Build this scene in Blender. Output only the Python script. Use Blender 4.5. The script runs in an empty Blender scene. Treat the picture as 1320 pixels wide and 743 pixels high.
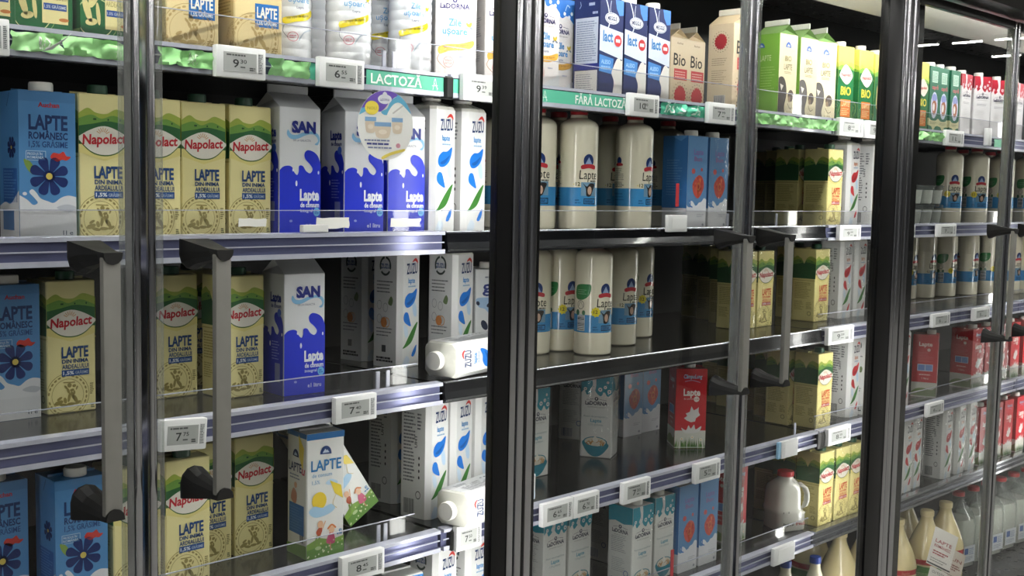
import bpy, bmesh, math, random
from mathutils import Vector, Matrix, noise
random.seed(7)
scene = bpy.context.scene
COL = scene.collection
R = math.radians

# ------------------------------------------------------------------ camera
CAMZ = 1.45
FPX = 1485.36                                   # focal length in pixels of the 1320 px wide frame
YAW, PITCH, ROLL = R(45.434), R(-4.888), R(1.1445)
cf = Vector((math.sin(YAW)*math.cos(PITCH), math.cos(YAW)*math.cos(PITCH), math.sin(PITCH)))
cr = Vector((math.cos(YAW), -math.sin(YAW), 0))
cu = cr.cross(cf)
cr, cu = cr*math.cos(ROLL)+cu*math.sin(ROLL), -cr*math.sin(ROLL)+cu*math.cos(ROLL)
cam_data = bpy.data.cameras.new('camera')
cam = bpy.data.objects.new('camera', cam_data)
COL.objects.link(cam)
cam_data.sensor_width = 36.0
cam_data.lens = FPX/1320*36.0
cam_data.clip_start = 0.05
m = Matrix((cr, cu, -cf)).transposed().to_4x4()
m.translation = Vector((0, 0, CAMZ))
cam.matrix_world = m
scene.camera = cam

# ------------------------------------------------------------------ world, exposure
world = bpy.data.worlds.new('store_ambient')
scene.world = world
world.use_nodes = True
wb = world.node_tree.nodes['Background']
wb.inputs['Color'].default_value = (0.85, 0.92, 1.0, 1)
wb.inputs['Strength'].default_value = 0.03
scene.view_settings.view_transform = 'Standard'
scene.view_settings.look = 'None'
scene.view_settings.gamma = 1
scene.view_settings.exposure = 0.42
scene.cycles.use_denoising = True
scene.cycles.max_bounces = 8
scene.cycles.transparent_max_bounces = 24
scene.cycles.caustics_reflective = False
scene.cycles.caustics_refractive = False
scene.cycles.sample_clamp_indirect = 4.0
# lamp strengths (the lamps themselves are built with the fridge and the ceiling)
POST_LED = 12.5
CANOPY_LED = 36.0
CEILING_LED = 42.0

# ------------------------------------------------------------------ layout
YD = 1.33            # plane of the glass doors
YR = 1.53            # front of the price rails
YB = 2.06            # back panel
RAILTOP = [1.651, 1.373, 1.100, 0.8265, 0.552]
SURF = [z-0.004 for z in RAILTOP] + [0.141]     # shelf surfaces, then the bottom deck
JOINT = [0.045, 1.385, 2.725, 4.065, 5.405]

def ray(px, py):
    return cf*FPX + cr*(px-660) + cu*(371.5-py)
def at_y(px, py, Y):
    d = ray(px, py); t = Y/d.y
    return Vector((0, 0, CAMZ)) + d*t
def x_at(px, Y, z):
    """world X of the point at depth Y and height z that lies on picture column px"""
    k = (px-660)/FPX; h = z-CAMZ
    # (X cr.x + Y cr.y + h cr.z) = k (X cf.x + Y cf.y + h cf.z)
    return (k*(Y*cf.y+h*cf.z)-Y*cr.y-h*cr.z)/(cr.x-k*cf.x)

# ------------------------------------------------------------------ materials
def lin(c):
    if isinstance(c, str):
        c = c.lstrip('#')
        v = [int(c[i:i+2], 16)/255 for i in (0, 2, 4)]
        return tuple((x/12.92 if x <= 0.04045 else ((x+0.055)/1.055)**2.4) for x in v)
    return tuple(c)
def mat_ink(name, rough, coat=0.0, wrinkle=0.0, ior=1.5):
    """printed surface: colour from the print attribute, procedural gloss variation and fine wrinkles"""
    m = bpy.data.materials.new(name); m.use_nodes = True
    nt = m.node_tree; b = nt.nodes['Principled BSDF']
    a = nt.nodes.new('ShaderNodeAttribute'); a.attribute_name = 'ink'
    nt.links.new(a.outputs['Color'], b.inputs['Base Color'])
    tc = nt.nodes.new('ShaderNodeTexCoord')
    n = nt.nodes.new('ShaderNodeTexNoise'); n.inputs['Scale'].default_value = 30
    nt.links.new(tc.outputs['Object'], n.inputs['Vector'])
    mr = nt.nodes.new('ShaderNodeMapRange')
    mr.inputs['To Min'].default_value = rough*0.75; mr.inputs['To Max'].default_value = rough*1.3
    nt.links.new(n.outputs['Fac'], mr.inputs['Value'])
    nt.links.new(mr.outputs['Result'], b.inputs['Roughness'])
    b.inputs['IOR'].default_value = ior
    b.inputs['Coat Weight'].default_value = coat
    b.inputs['Coat Roughness'].default_value = 0.05
    if wrinkle:
        n2 = nt.nodes.new('ShaderNodeTexNoise'); n2.inputs['Scale'].default_value = 14; n2.inputs['Detail'].default_value = 3
        nt.links.new(tc.outputs['Object'], n2.inputs['Vector'])
        bp = nt.nodes.new('ShaderNodeBump'); bp.inputs['Strength'].default_value = wrinkle; bp.inputs['Distance'].default_value = 0.01
        nt.links.new(n2.outputs['Fac'], bp.inputs['Height'])
        nt.links.new(bp.outputs['Normal'], b.inputs['Normal'])
    return m
def mat_plain(name, col, rough=0.5, metal=0.0, coat=0.0, scale=40, var=0.12, bump=0.0, stretch=None, sub=0.0, spec=0.5):
    m = bpy.data.materials.new(name); m.use_nodes = True
    nt = m.node_tree; b = nt.nodes['Principled BSDF']
    c = lin(col)
    tc = nt.nodes.new('ShaderNodeTexCoord')
    n = nt.nodes.new('ShaderNodeTexNoise'); n.inputs['Scale'].default_value = scale; n.inputs['Detail'].default_value = 4
    if stretch:
        mp = nt.nodes.new('ShaderNodeMapping'); mp.inputs['Scale'].default_value = stretch
        nt.links.new(tc.outputs['Object'], mp.inputs['Vector']); nt.links.new(mp.outputs['Vector'], n.inputs['Vector'])
    else:
        nt.links.new(tc.outputs['Object'], n.inputs['Vector'])
    r = nt.nodes.new('ShaderNodeValToRGB')
    r.color_ramp.elements[0].color = tuple(x*(1-var) for x in c)+(1,)
    r.color_ramp.elements[1].color = tuple(min(1, x*(1+var)) for x in c)+(1,)
    nt.links.new(n.outputs['Fac'], r.inputs['Fac']); nt.links.new(r.outputs['Color'], b.inputs['Base Color'])
    mr = nt.nodes.new('ShaderNodeMapRange')
    mr.inputs['To Min'].default_value = rough*0.8; mr.inputs['To Max'].default_value = min(1, rough*1.25)
    nt.links.new(n.outputs['Fac'], mr.inputs['Value']); nt.links.new(mr.outputs['Result'], b.inputs['Roughness'])
    b.inputs['Metallic'].default_value = metal
    b.inputs['Coat Weight'].default_value = coat
    b.inputs['Specular IOR Level'].default_value = spec
    if sub:
        b.inputs['Subsurface Weight'].default_value = sub
        b.inputs['Subsurface Radius'].default_value = (0.01, 0.009, 0.007)
    if bump:
        bp = nt.nodes.new('ShaderNodeBump'); bp.inputs['Strength'].default_value = bump; bp.inputs['Distance'].default_value = 0.004
        nt.links.new(n.outputs['Fac'], bp.inputs['Height']); nt.links.new(bp.outputs['Normal'], b.inputs['Normal'])
    return m
def mat_clear(name, tint=(1, 1, 1), ior=1.45, rough=0.0, haze=0.0, wave=0.0, wscale=3.0, hazecol=(1, 1, 1)):
    """thin clear sheet: see-through with a Fresnel mirror reflection, the same for every ray"""
    m = bpy.data.materials.new(name); m.use_nodes = True
    nt = m.node_tree; nt.nodes.remove(nt.nodes['Principled BSDF'])
    out = nt.nodes['Material Output']
    tr = nt.nodes.new('ShaderNodeBsdfTransparent'); tr.inputs['Color'].default_value = tuple(tint)+(1,)
    gl = nt.nodes.new('ShaderNodeBsdfGlossy'); gl.inputs['Roughness'].default_value = rough
    ge = nt.nodes.new('ShaderNodeNewGeometry')
    mx = nt.nodes.new('ShaderNodeMix'); mx.data_type = 'FLOAT'
    mx.inputs[2].default_value = ior; mx.inputs[3].default_value = 1/ior
    nt.links.new(ge.outputs['Backfacing'], mx.inputs[0])
    fr = nt.nodes.new('ShaderNodeFresnel'); nt.links.new(mx.outputs[0], fr.inputs['IOR'])
    ms = nt.nodes.new('ShaderNodeMixShader')
    nt.links.new(fr.outputs['Fac'], ms.inputs['Fac']); nt.links.new(tr.outputs[0], ms.inputs[1]); nt.links.new(gl.outputs[0], ms.inputs[2])
    last = ms
    if haze:
        df = nt.nodes.new('ShaderNodeBsdfDiffuse'); df.inputs['Color'].default_value = tuple(hazecol)+(1,)
        m2 = nt.nodes.new('ShaderNodeMixShader'); m2.inputs['Fac'].default_value = haze
        nt.links.new(ms.outputs[0], m2.inputs[1]); nt.links.new(df.outputs[0], m2.inputs[2]); last = m2
    if wave:
        tc = nt.nodes.new('ShaderNodeTexCoord')
        n = nt.nodes.new('ShaderNodeTexNoise'); n.inputs['Scale'].default_value = wscale; n.inputs['Detail'].default_value = 2
        nt.links.new(tc.outputs['Object'], n.inputs['Vector'])
        bp = nt.nodes.new('ShaderNodeBump'); bp.inputs['Strength'].default_value = wave; bp.inputs['Distance'].default_value = 0.02
        nt.links.new(n.outputs['Fac'], bp.inputs['Height'])
        nt.links.new(bp.outputs['Normal'], gl.inputs['Normal'])
    nt.links.new(last.outputs[0], out.inputs['Surface'])
    return m
def mat_lamp(name, col, strength):
    m = bpy.data.materials.new(name); m.use_nodes = True
    b = m.node_tree.nodes['Principled BSDF']
    b.inputs['Base Color'].default_value = (0.8, 0.8, 0.8, 1)
    b.inputs['Emission Color'].default_value = tuple(col)+(1,)
    b.inputs['Emission Strength'].default_value = strength
    return m
M = {}
M['carton'] = mat_ink('printed_carton', 0.36, 0.05, 0.02, 1.42)
M['plastic'] = mat_ink('printed_plastic', 0.22, 1.0, 0.02)
M['paper'] = mat_ink('printed_paper', 0.5, 0.0, 0.02)
M['shelf'] = mat_plain('black_shelf_enamel', '#111111', 0.2, 0.0, 0.1, scale=5, var=0.05, spec=0.5)
M['under'] = mat_plain('black_shelf_edge', '#121214', 0.28, 0.3)
M['back'] = mat_plain('dark_back_panel', '#101113', 0.5, scale=3, var=0.03)
M['rail'] = mat_plain('blue_grey_rail', '#6d7094', 0.24, 0.4, stretch=(1, 90, 90))
M['lip'] = mat_plain('clear_rail_lip', '#b9bbca', 0.22, 0.1, 0.4)
M['metalrail'] = mat_plain('bare_metal_rail', '#70727a', 0.25, 0.85, stretch=(1, 90, 90))
M['darkrail'] = mat_plain('black_bare_rail', '#15161a', 0.2, 0.5, 0.3)
M['bright'] = mat_plain('bright_edge_metal', '#b8bac0', 0.2, 1.0)
M['chrome'] = mat_plain('polished_aluminium', '#c2c3c6', 0.17, 1.0, scale=3, var=0.03)
M['gasket'] = mat_plain('black_door_gasket', '#0b0b0c', 0.4)
M['post'] = mat_plain('black_post_paint', '#0c0c0d', 0.3, 0.0, 0.0, scale=4, var=0.05, spec=0.3)
M['header'] = mat_plain('dark_header_paint', '#1d1c1a', 0.3, 0.3)
M['canopy'] = mat_plain('grey_canopy_paint', '#5c5b57', 0.4)
M['whitepanel'] = mat_plain('white_lamp_housing', '#c9c6bd', 0.4)
M['handle'] = mat_plain('grey_handle_bar', '#85847e', 0.45, 0.1)
M['bracket'] = mat_plain('black_handle_plastic', '#171716', 0.48)
M['glass'] = mat_clear('door_glass', (0.965, 0.975, 0.965), 1.3, 0.0, wave=0.02, wscale=1.3)
M['acrylic'] = mat_clear('clear_acrylic_edge', (0.88, 0.90, 0.88), 1.75, 0.05, haze=0.12, hazecol=(.8, .82, .8))
M['upstand'] = mat_clear('clear_shelf_upstand', (0.97, 0.97, 0.97), 1.35, 0.03, haze=0.012)
M['film'] = mat_clear('shrink_film', (0.97, 0.97, 0.96), 1.38, 0.05, haze=0.008, wave=0.6, wscale=22)
M['tag'] = mat_plain('white_tag_plastic', '#e9e9ea', 0.38, var=0.03)
M['white'] = mat_plain('white_cap_plastic', '#e6e4de', 0.35, var=0.03)
M['green'] = mat_plain('dark_green_cap_plastic', '#1f4a34', 0.35, var=0.05)
M['red'] = mat_plain('red_cap_plastic', '#b5222a', 0.35, var=0.05)
M['blue'] = mat_plain('blue_cap_plastic', '#1e3f95', 0.3, var=0.05)
M['cream'] = mat_plain('cream_cap_plastic', '#e0cf9e', 0.35, var=0.03)
M['milkplastic'] = mat_plain('milky_plastic', '#dcdbd2', 0.28, var=0.03, coat=0.2)
M['pet'] = mat_clear('clear_bottle_plastic', (0.9, 0.93, 0.92), 1.45, 0.04, haze=0.12, hazecol=(0.75, 0.8, 0.78))
M['led'] = mat_lamp('post_led_strip', (1.0, 0.985, 0.95), POST_LED)
M['canopyled'] = mat_lamp('canopy_led_tube', (1.0, 0.99, 0.96), CANOPY_LED)
M['ceilled'] = mat_lamp('ceiling_led_tube', (1.0, 0.985, 0.95), CEILING_LED)
M['floor'] = mat_plain('store_floor_tile', '#8f8d88', 0.3, scale=4)
M['ceiling'] = mat_plain('store_ceiling_paint', '#2b2c2e', 0.7, scale=6, var=0.02)
M['wall'] = mat_plain('store_wall_paint', '#77787c', 0.7, scale=5, var=0.03)

# ------------------------------------------------------------------ mesh builder
class MB:
    """collects coloured polygons; build() links them as one mesh object"""
    def __init__(s): s.v = []; s.f = []; s.c = []
    def add(s, verts, faces, col):
        o = len(s.v); s.v += [tuple(p) for p in verts]
        if isinstance(col, str): col = lin(col)
        many = isinstance(col, list)
        for i, f in enumerate(faces):
            s.f.append([o+k for k in f]); s.c.append(col[i] if many else col)
        return s
    def bm(s, b, col, mtx=None):
        b.verts.index_update()
        s.add([(mtx @ v.co if mtx else v.co) for v in b.verts], [[v.index for v in f.verts] for f in b.faces], col)
        b.free(); return s
    def box(s, x0, x1, y0, y1, z0, z1, col='#888888', bev=0.0, seg=1):
        b = bmesh.new(); bmesh.ops.create_cube(b, size=1)
        for v in b.verts:
            v.co = Vector(((x0+x1)/2+v.co.x*(x1-x0), (y0+y1)/2+v.co.y*(y1-y0), (z0+z1)/2+v.co.z*(z1-z0)))
        if bev: bmesh.ops.bevel(b, geom=b.edges[:], offset=bev, segments=seg, affect='EDGES', profile=0.6)
        return s.bm(b, col)
    def prism(s, pts, lo, hi, axis, col='#888888', caps=True):
        """closed outline extruded along axis: 'x' pts=(y,z), 'y' pts=(x,z), 'z' pts=(x,y)"""
        def mk(p, t):
            return {'x': (t, p[0], p[1]), 'y': (p[0], t, p[1]), 'z': (p[0], p[1], t)}[axis]
        n = len(pts)
        v = [mk(p, lo) for p in pts]+[mk(p, hi) for p in pts]
        f = [(i, (i+1) % n, n+(i+1) % n, n+i) for i in range(n)]
        if caps: f += [tuple(range(n))[::-1], tuple(range(n, 2*n))]
        return s.add(v, f, col)
    def lathe(s, prof, n=24, col='#dddddd', cx=0, cy=0, sq=0.0, cap=True):
        """prof: (r, z); sq squares the section off"""
        v = []; f = []
        def rr(a):
            if not sq: return 1.0
            c = abs(math.cos(a))**(2/(1-sq*0.6)); d = abs(math.sin(a))**(2/(1-sq*0.6))
            p = 2/(1-sq*0.75)
            return 1/((abs(math.cos(a))**p+abs(math.sin(a))**p)**(1/p))
        for r, z in prof:
            for k in range(n):
                a = 2*math.pi*k/n
                v.append((cx+r*rr(a)*math.cos(a), cy+r*rr(a)*math.sin(a), z))
        cols = []
        for i in range(len(prof)-1):
            for k in range(n):
                f.append((i*n+k, i*n+(k+1) % n, (i+1)*n+(k+1) % n, (i+1)*n+k))
                cols.append(lin(col[i]) if isinstance(col, list) else lin(col))
        if cap:
            f.append(tuple(range(n))[::-1]); cols.append(cols[0])
            f.append(tuple((len(prof)-1)*n+k for k in range(n))); cols.append(cols[-2])
        return s.add(v, f, cols)
    def mesh(s, name, mat, smooth=None):
        me = bpy.data.meshes.new(name); me.from_pydata(s.v, [], s.f)
        at = me.attributes.new('ink', 'FLOAT_COLOR', 'CORNER')
        data = []
        for f, c in zip(s.f, s.c):
            for _ in f: data += [c[0], c[1], c[2], 1.0]
        at.data.foreach_set('color', data)
        me.materials.append(mat)
        b = bmesh.new(); b.from_mesh(me)
        loose = [f for f in b.faces if f.calc_area() > 0]
        bmesh.ops.recalc_face_normals(b, faces=loose)
        b.to_mesh(me); b.free()
        if smooth:
            me.polygons.foreach_set('use_smooth', [True]*len(me.polygons))
            me.set_sharp_from_angle(angle=R(smooth))
        me.update()
        return me
    def build(s, name, mat, parent=None, smooth=None):
        return link(name, s.mesh(name, mat, smooth), parent)
def link(name, me, parent=None):
    o = bpy.data.objects.new(name, me); COL.objects.link(o)
    if parent: o.parent = parent
    return o
def tag(o, label=None, cat=None, group=None, kind=None):
    if label: o['label'] = label
    if cat: o['category'] = cat
    if group: o['group'] = group
    if kind: o['kind'] = kind
    return o
def empty(name, loc=(0, 0, 0), rz=0.0):
    o = bpy.data.objects.new(name, None); COL.objects.link(o)
    o.location = loc; o.rotation_euler = (0, 0, rz); o.empty_display_size = 0.05
    return o
def copy_tree(o):
    c = o.copy(); COL.objects.link(c)
    for k in list(c.keys()):
        if k in ('label', 'group'): del c[k]
    for ch in list(o.children):
        d = ch.copy(); COL.objects.link(d); d.parent = c
        for g in list(ch.children):
            e = g.copy(); COL.objects.link(e); e.parent = d
    return c

# ------------------------------------------------------------------ flat print: words and shapes laid out in millimetres
_glyph = {}
def glyphs(txt, bold):
    k = (txt, bold)
    if k not in _glyph:
        cu_ = bpy.data.curves.new('lettering', 'FONT'); cu_.body = txt; cu_.size = 1; cu_.resolution_u = 2
        cu_.offset = bold; cu_.fill_mode = 'FRONT'
        ob = bpy.data.objects.new('lettering', cu_); COL.objects.link(ob)
        dg = bpy.context.evaluated_depsgraph_get()
        me = bpy.data.meshes.new_from_object(ob.evaluated_get(dg))
        v = [(p.co.x, p.co.y) for p in me.vertices]; f = [tuple(p.vertices) for p in me.polygons]
        bpy.data.objects.remove(ob); bpy.data.curves.remove(cu_); bpy.data.meshes.remove(me)
        _glyph[k] = (v, f)
    return _glyph[k]
def smooth_pts(pts, n=5, closed=True):
    """Catmull-Rom through the points"""
    out = []; N = len(pts)
    for i in range(N if closed else N-1):
        g = lambda k: pts[k % N] if closed else pts[max(0, min(N-1, k))]
        p0, p1, p2, p3 = g(i-1), g(i), g(i+1), g(i+2)
        for j in range(n):
            t = j/n
            out.append(tuple(0.5*((2*p1[a])+(-p0[a]+p2[a])*t+(2*p0[a]-5*p1[a]+4*p2[a]-p3[a])*t*t+(-p0[a]+3*p1[a]-3*p2[a]+p3[a])*t**3) for a in (0, 1)))
    if not closed: out.append(tuple(pts[-1]))
    return out
class Art:
    def __init__(s): s.s = []
    def p(s, pts, col, l=1):
        s.s.append(([tuple(q) for q in pts], [tuple(range(len(pts)))], lin(col), l)); return s
    def r(s, x, y, w, h, col, l=1): return s.p([(x, y), (x+w, y), (x+w, y+h), (x, y+h)], col, l)
    def blob(s, pts, col, l=1, n=5): return s.p(smooth_pts(pts, n), col, l)
    def e(s, cx, cy, rx, ry, col, l=2, n=18, rot=0):
        c, q = math.cos(rot), math.sin(rot)
        return s.p([(cx+rx*math.cos(a)*c-ry*math.sin(a)*q, cy+rx*math.cos(a)*q+ry*math.sin(a)*c) for a in (2*math.pi*k/n for k in range(n))], col, l)
    def ring(s, cx, cy, rx, ry, t, col, l=2, n=24, a0=0, a1=360):
        v = []; f = []
        full = a1-a0 >= 360
        m_ = n if full else n+1
        for k in range(m_):
            a = R(a0+(a1-a0)*k/n)
            v += [(cx+rx*math.cos(a), cy+ry*math.sin(a)), (cx+(rx-t)*math.cos(a), cy+(ry-t)*math.sin(a))]
        for k in range(n):
            j = (k+1) % m_
            f.append((2*k, 2*j, 2*j+1, 2*k+1))
        s.s.append((v, f, lin(col), l)); return s
    def line(s, x0, y0, x1, y1, t, col, l=2):
        d = math.hypot(x1-x0, y1-y0) or 1; nx, ny = -(y1-y0)/d*t/2, (x1-x0)/d*t/2
        return s.p([(x0+nx, y0+ny), (x1+nx, y1+ny), (x1-nx, y1-ny), (x0-nx, y0-ny)], col, l)
    def path(s, pts, t, col, l=2, n=5):
        q = smooth_pts(pts, n, False); L = []; Rr = []
        for i, (x, y) in enumerate(q):
            a = q[max(0, i-1)]; b = q[min(len(q)-1, i+1)]
            d = math.hypot(b[0]-a[0], b[1]-a[1]) or 1
            nx, ny = -(b[1]-a[1])/d*t/2, (b[0]-a[0])/d*t/2
            L.append((x+nx, y+ny)); Rr.append((x-nx, y-ny))
        v = L+Rr; k = len(L)
        s.s.append((v, [(i, i+1, k+i+1, k+i) for i in range(k-1)], lin(col), l)); return s
    def t(s, txt, x, y, w, h, col, l=4, bold=0.015, shear=0.0, rot=0.0, vert=False):
        """words fitted to a box w wide and h tall, standing on (x, y)"""
        v, f = glyphs(txt, bold)
        if not v: return s
        x0 = min(p[0] for p in v); x1 = max(p[0] for p in v); y1 = max(0.3, max(p[1] for p in v if True))
        capv, _ = glyphs('H', bold); ch = max(p[1] for p in capv)
        sx = w/(x1-x0); sy = h/ch
        c, q = math.cos(R(rot)), math.sin(R(rot))
        out = []
        for px, py in v:
            a = (px-x0)*sx+py*sy*shear; b = py*sy
            out.append((x+a*c-b*q, y+a*q+b*c))
        s.s.append((out, f, lin(col), l)); return s
    def rows(s, x, y, w, h, n, col, l=2, fill=0.5, seed=1, ragged=0.35):
        """tiny print that cannot be read: broken rows"""
        rg = random.Random(seed); st = h/n
        for i in range(n):
            yy = y+h-(i+1)*st+st*(1-fill)/2; xx = x; end = x+w*(1-ragged*rg.random())
            while xx < end-1:
                k = min(end-xx, 3+7*rg.random()); s.r(xx, yy, k, st*fill, col, l); xx += k+1.0
        return s
    def bars(s, x, y, w, h, col='#222222', l=3, seed=3, vert=False, bg='#e8e8e8'):
        s.r(x-1, y-1, w+2, h+2, bg, l-1); rg = random.Random(seed); p = 0
        L = h if vert else w
        while p < L-0.7:
            k = 0.5+rg.random()*1.1
            if vert: s.r(x, y+p, w, min(k, L-p), col, l)
            else: s.r(x+p, y, min(k, L-p), h, col, l)
            p += k+0.5+rg.random()*0.9
        return s
    def place(s, mb, W, H, fn, eps=0.00016, cutu=0, cutv=None):
        """clip to W x H mm and lay on a surface: fn(u, v, lift) in metres"""
        for v, f, c, l in s.s:
            us = [q[0] for q in v]; vs = [q[1] for q in v]
            if max(us) <= 0 or min(us) >= W or max(vs) <= 0 or min(vs) >= H: continue
            need = min(us) < 0 or max(us) > W or min(vs) < 0 or max(vs) > H
            if need or cutu or cutv:
                b = bmesh.new(); bv = [b.verts.new((q[0], q[1], 0)) for q in v]
                for q in f:
                    try: b.faces.new([bv[k] for k in q])
                    except ValueError: pass
                for co, no, hit in (((0, 0, 0), (-1, 0, 0), min(us) < 0), ((W, 0, 0), (1, 0, 0), max(us) > W), ((0, 0, 0), (0, -1, 0), min(vs) < 0), ((0, H, 0), (0, 1, 0), max(vs) > H)):
                    if hit: bmesh.ops.bisect_plane(b, geom=b.verts[:]+b.edges[:]+b.faces[:], dist=1e-5, plane_co=co, plane_no=no, clear_outer=True)
                if cutu:
                    k = math.floor(max(0, min(us))/cutu)+1
                    while k*cutu < min(W, max(us)):
                        bmesh.ops.bisect_plane(b, geom=b.verts[:]+b.edges[:]+b.faces[:], dist=1e-5, plane_co=(k*cutu, 0, 0), plane_no=(1, 0, 0)); k += 1
                for cv in cutv or ():
                    if min(vs) < cv < max(vs):
                        bmesh.ops.bisect_plane(b, geom=b.verts[:]+b.edges[:]+b.faces[:], dist=1e-5, plane_co=(0, cv, 0), plane_no=(0, 1, 0))
                b.verts.index_update()
                v2 = [(q.co.x, q.co.y) for q in b.verts]; f2 = [[q.index for q in g.verts] for g in b.faces]
                b.free()
            else: v2, f2 = v, f
            if f2: mb.add([fn(q[0]/1000, q[1]/1000, l*eps) for q in v2], f2, c)
        return s

# ---- artwork of each kind of pack -------------------------------------------------
def hills(A, W, y0, top, mid, low, dark):
    """rolling hills band: y0 bottom, drawn across width W"""
    A.p([(0, y0)]+smooth_pts([(0, y0+34), (W*.18, y0+42), (W*.34, y0+36), (W*.55, y0+35), (W*.75, y0+42), (W, y0+36)], 5, False)+[(W, y0)], top, 1)
    A.p([(0, y0)]+smooth_pts([(0, y0+27), (W*.25, y0+33), (W*.45, y0+28), (W*.7, y0+33), (W, y0+24)], 5, False)+[(W, y0)], mid, 2)
    A.p([(0, y0)]+smooth_pts([(0, y0+17), (W*.3, y0+21), (W*.6, y0+25), (W, y0+20)], 5, False)+[(W, y0)], low, 3)
    for fx in (.30, .33, .58, .82): A.e(W*fx, y0+27, 1.3, 1.5, dark, 3, 8)
def badge(A, W, cy, hh=20, shadow='#4a6a30', txt=True, wd=None):
    c = W/2; w = wd or W/2+3
    def sh(dy): return [(c-w, cy+3+dy)]+smooth_pts([(c-w, cy+3+dy), (c-w*.5, cy+hh*.72+dy), (c, cy+hh+dy), (c+w*.5, cy+hh*.72+dy), (c+w, cy+3+dy)], 4, False)[1:-1]+[(c+w, cy+3+dy)]+smooth_pts([(c+w, cy+3+dy), (c+w*.5, cy-hh*.75+dy), (c, cy-hh+dy), (c-w*.5, cy-hh*.75+dy), (c-w, cy+3+dy)], 4, False)[1:-1]
    A.p(sh(-1.8), shadow, 4); A.p(sh(0), '#e9e4da', 5)
    for a in range(30, 151, 20):
        A.line(c-2+5*math.cos(R(a)), cy+7+5*math.sin(R(a)), c-2+11*math.cos(R(a)), cy+7+11*math.sin(R(a)), 0.9, '#c98a3a', 6)
    A.t('Napolact', c-w*.8, cy-6, w*1.6, 13.5, '#bf1f2e', 7, 0.03, 0.12, 3)
def seal(A, cx, cy, r, col):
    A.ring(cx, cy, r, r, 0.9, col, 2); A.ring(cx, cy, r*.74, r*.74, 0.7, col, 2)
    for k in range(26):
        a = R(k*360/26+5); rr_ = r*.87
        if k % 7 == 6: continue
        A.e(cx+rr_*math.cos(a), cy+rr_*math.sin(a), r*.045, r*.085, col, 2, 6, a)
    for (x, y, a, b, t) in ((-.42, -.30, .22, .10, .3), (-.20, -.42, .20, .07, -.2), (-.38, -.12, .14, .06, .5), (-.12, -.22, .08, .14, .2), (.06, -.10, .07, .22, -.2), (.22, -.02, .07, .20, .3), (.34, -.18, .09, .20, .5), (.46, -.36, .16, .07, .3), (.14, -.40, .20, .07, 0), (.02, .20, .06, .14, .4), (.20, .22, .10, .06, .2), (.30, .10, .05, .10, 0), (.08, .44, .10, .11, 0), (.30, .40, .09, .07, .3), (-.08, .36, .05, .12, .7), (.42, .30, .04, .10, -.4)):
        A.e(cx+x*r, cy+y*r, a*r, b*r, col, 2, 9, t)
    A.line(cx-r*.20, cy+r*.58, cx+r*.34, cy+r*.56, r*.05, col, 2)
def art_yellow(ink='#24477c', box='#27508f', pct='1,5%', soft=False):
    A = Art(); W = 75
    hills(A, W, 138, '#a3b34d', '#6f9b46', '#2c6238', '#1d4a2b')
    A.r(0, 122, W, 17, '#2c6238', 3) if False else A.p([(0, 124), (W, 124), (W, 139), (0, 139)], '#2c6238', 2)
    A.p([(0, 119), (W/2, 108), (W, 119), (W, 130), (0, 130)], '#e6d98c', 3)
    badge(A, W, 136, 20)
    A.t('LAPTE', 22, 84, 42, 16.5, ink, 4, 0.036); A.t('DIN INIMA', 22.5, 75.5, 41.5, 6, ink, 4, 0.032)
    A.t('ARDEALULUI', 22.5, 67, 42, 6.6, ink, 4, 0.026)
    A.r(22, 56, 43, 9.6, box, 3); A.t(pct, 24, 58.3, 17, 5.2, '#dfe4ea', 4, 0.03); A.t('GRĂSIME', 43, 58.3, 20, 4.2, '#b9c6da', 4, 0.01)
    seal(A, 31, 27, 34, '#9d8f56')
    A.rows(66, 25, 7, 18, 6, '#8d8250', 2, .6, 5); A.rows(67, 4, 6, 8, 3, '#6d6a4a', 2, .6, 6)
    return A
def art_yellow_side(seed=1, W=70, mug=False):
    A = Art()
    hills(A, W, 138, '#a3b34d', '#6f9b46', '#2c6238', '#1d4a2b'); A.r(0, 118, W, 21, '#2c6238', 3)
    A.p([(14, 200), (56, 200), (35, 158)], '#eadf9b', 4)
    A.r(0, 112, W, 2, '#c9bd78', 2)
    if mug:
        A.blob([(14, 62), (12, 90), (16, 118), (35, 124), (54, 118), (58, 90), (56, 62), (35, 56)], '#e5d9a0', 4)
        A.blob([(17, 64), (15, 90), (19, 115), (35, 120), (51, 115), (55, 90), (53, 64), (35, 59)], '#5b3b2c', 5)
        A.e(36, 74, 14, 13, '#b08a80', 6); A.e(36, 84, 13, 5, '#d8c7bd', 7); A.e(36, 84, 9, 3, '#5d3a2a', 8); A.e(40, 106, 6, 9, '#d9c1ac', 6)
        A.rows(16, 42, 40, 10, 4, '#c1a95a', 4, .5, seed); A.rows(30, 28, 12, 8, 2, '#3f6a3a', 4, .8, seed); A.bars(22, 6, 28, 14, seed=seed)
    else:
        A.rows(8, 62, 54, 46, 10, '#b9ab66', 3, .45, seed); A.rows(8, 30, 30, 26, 7, '#b9ab66', 3, .45, seed+3)
        A.ring(56, 22, 6, 6, 1.2, '#6b6238', 3, 14); A.rows(46, 34, 18, 20, 5, '#b9ab66', 3, .5, seed+6)
    return A
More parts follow.
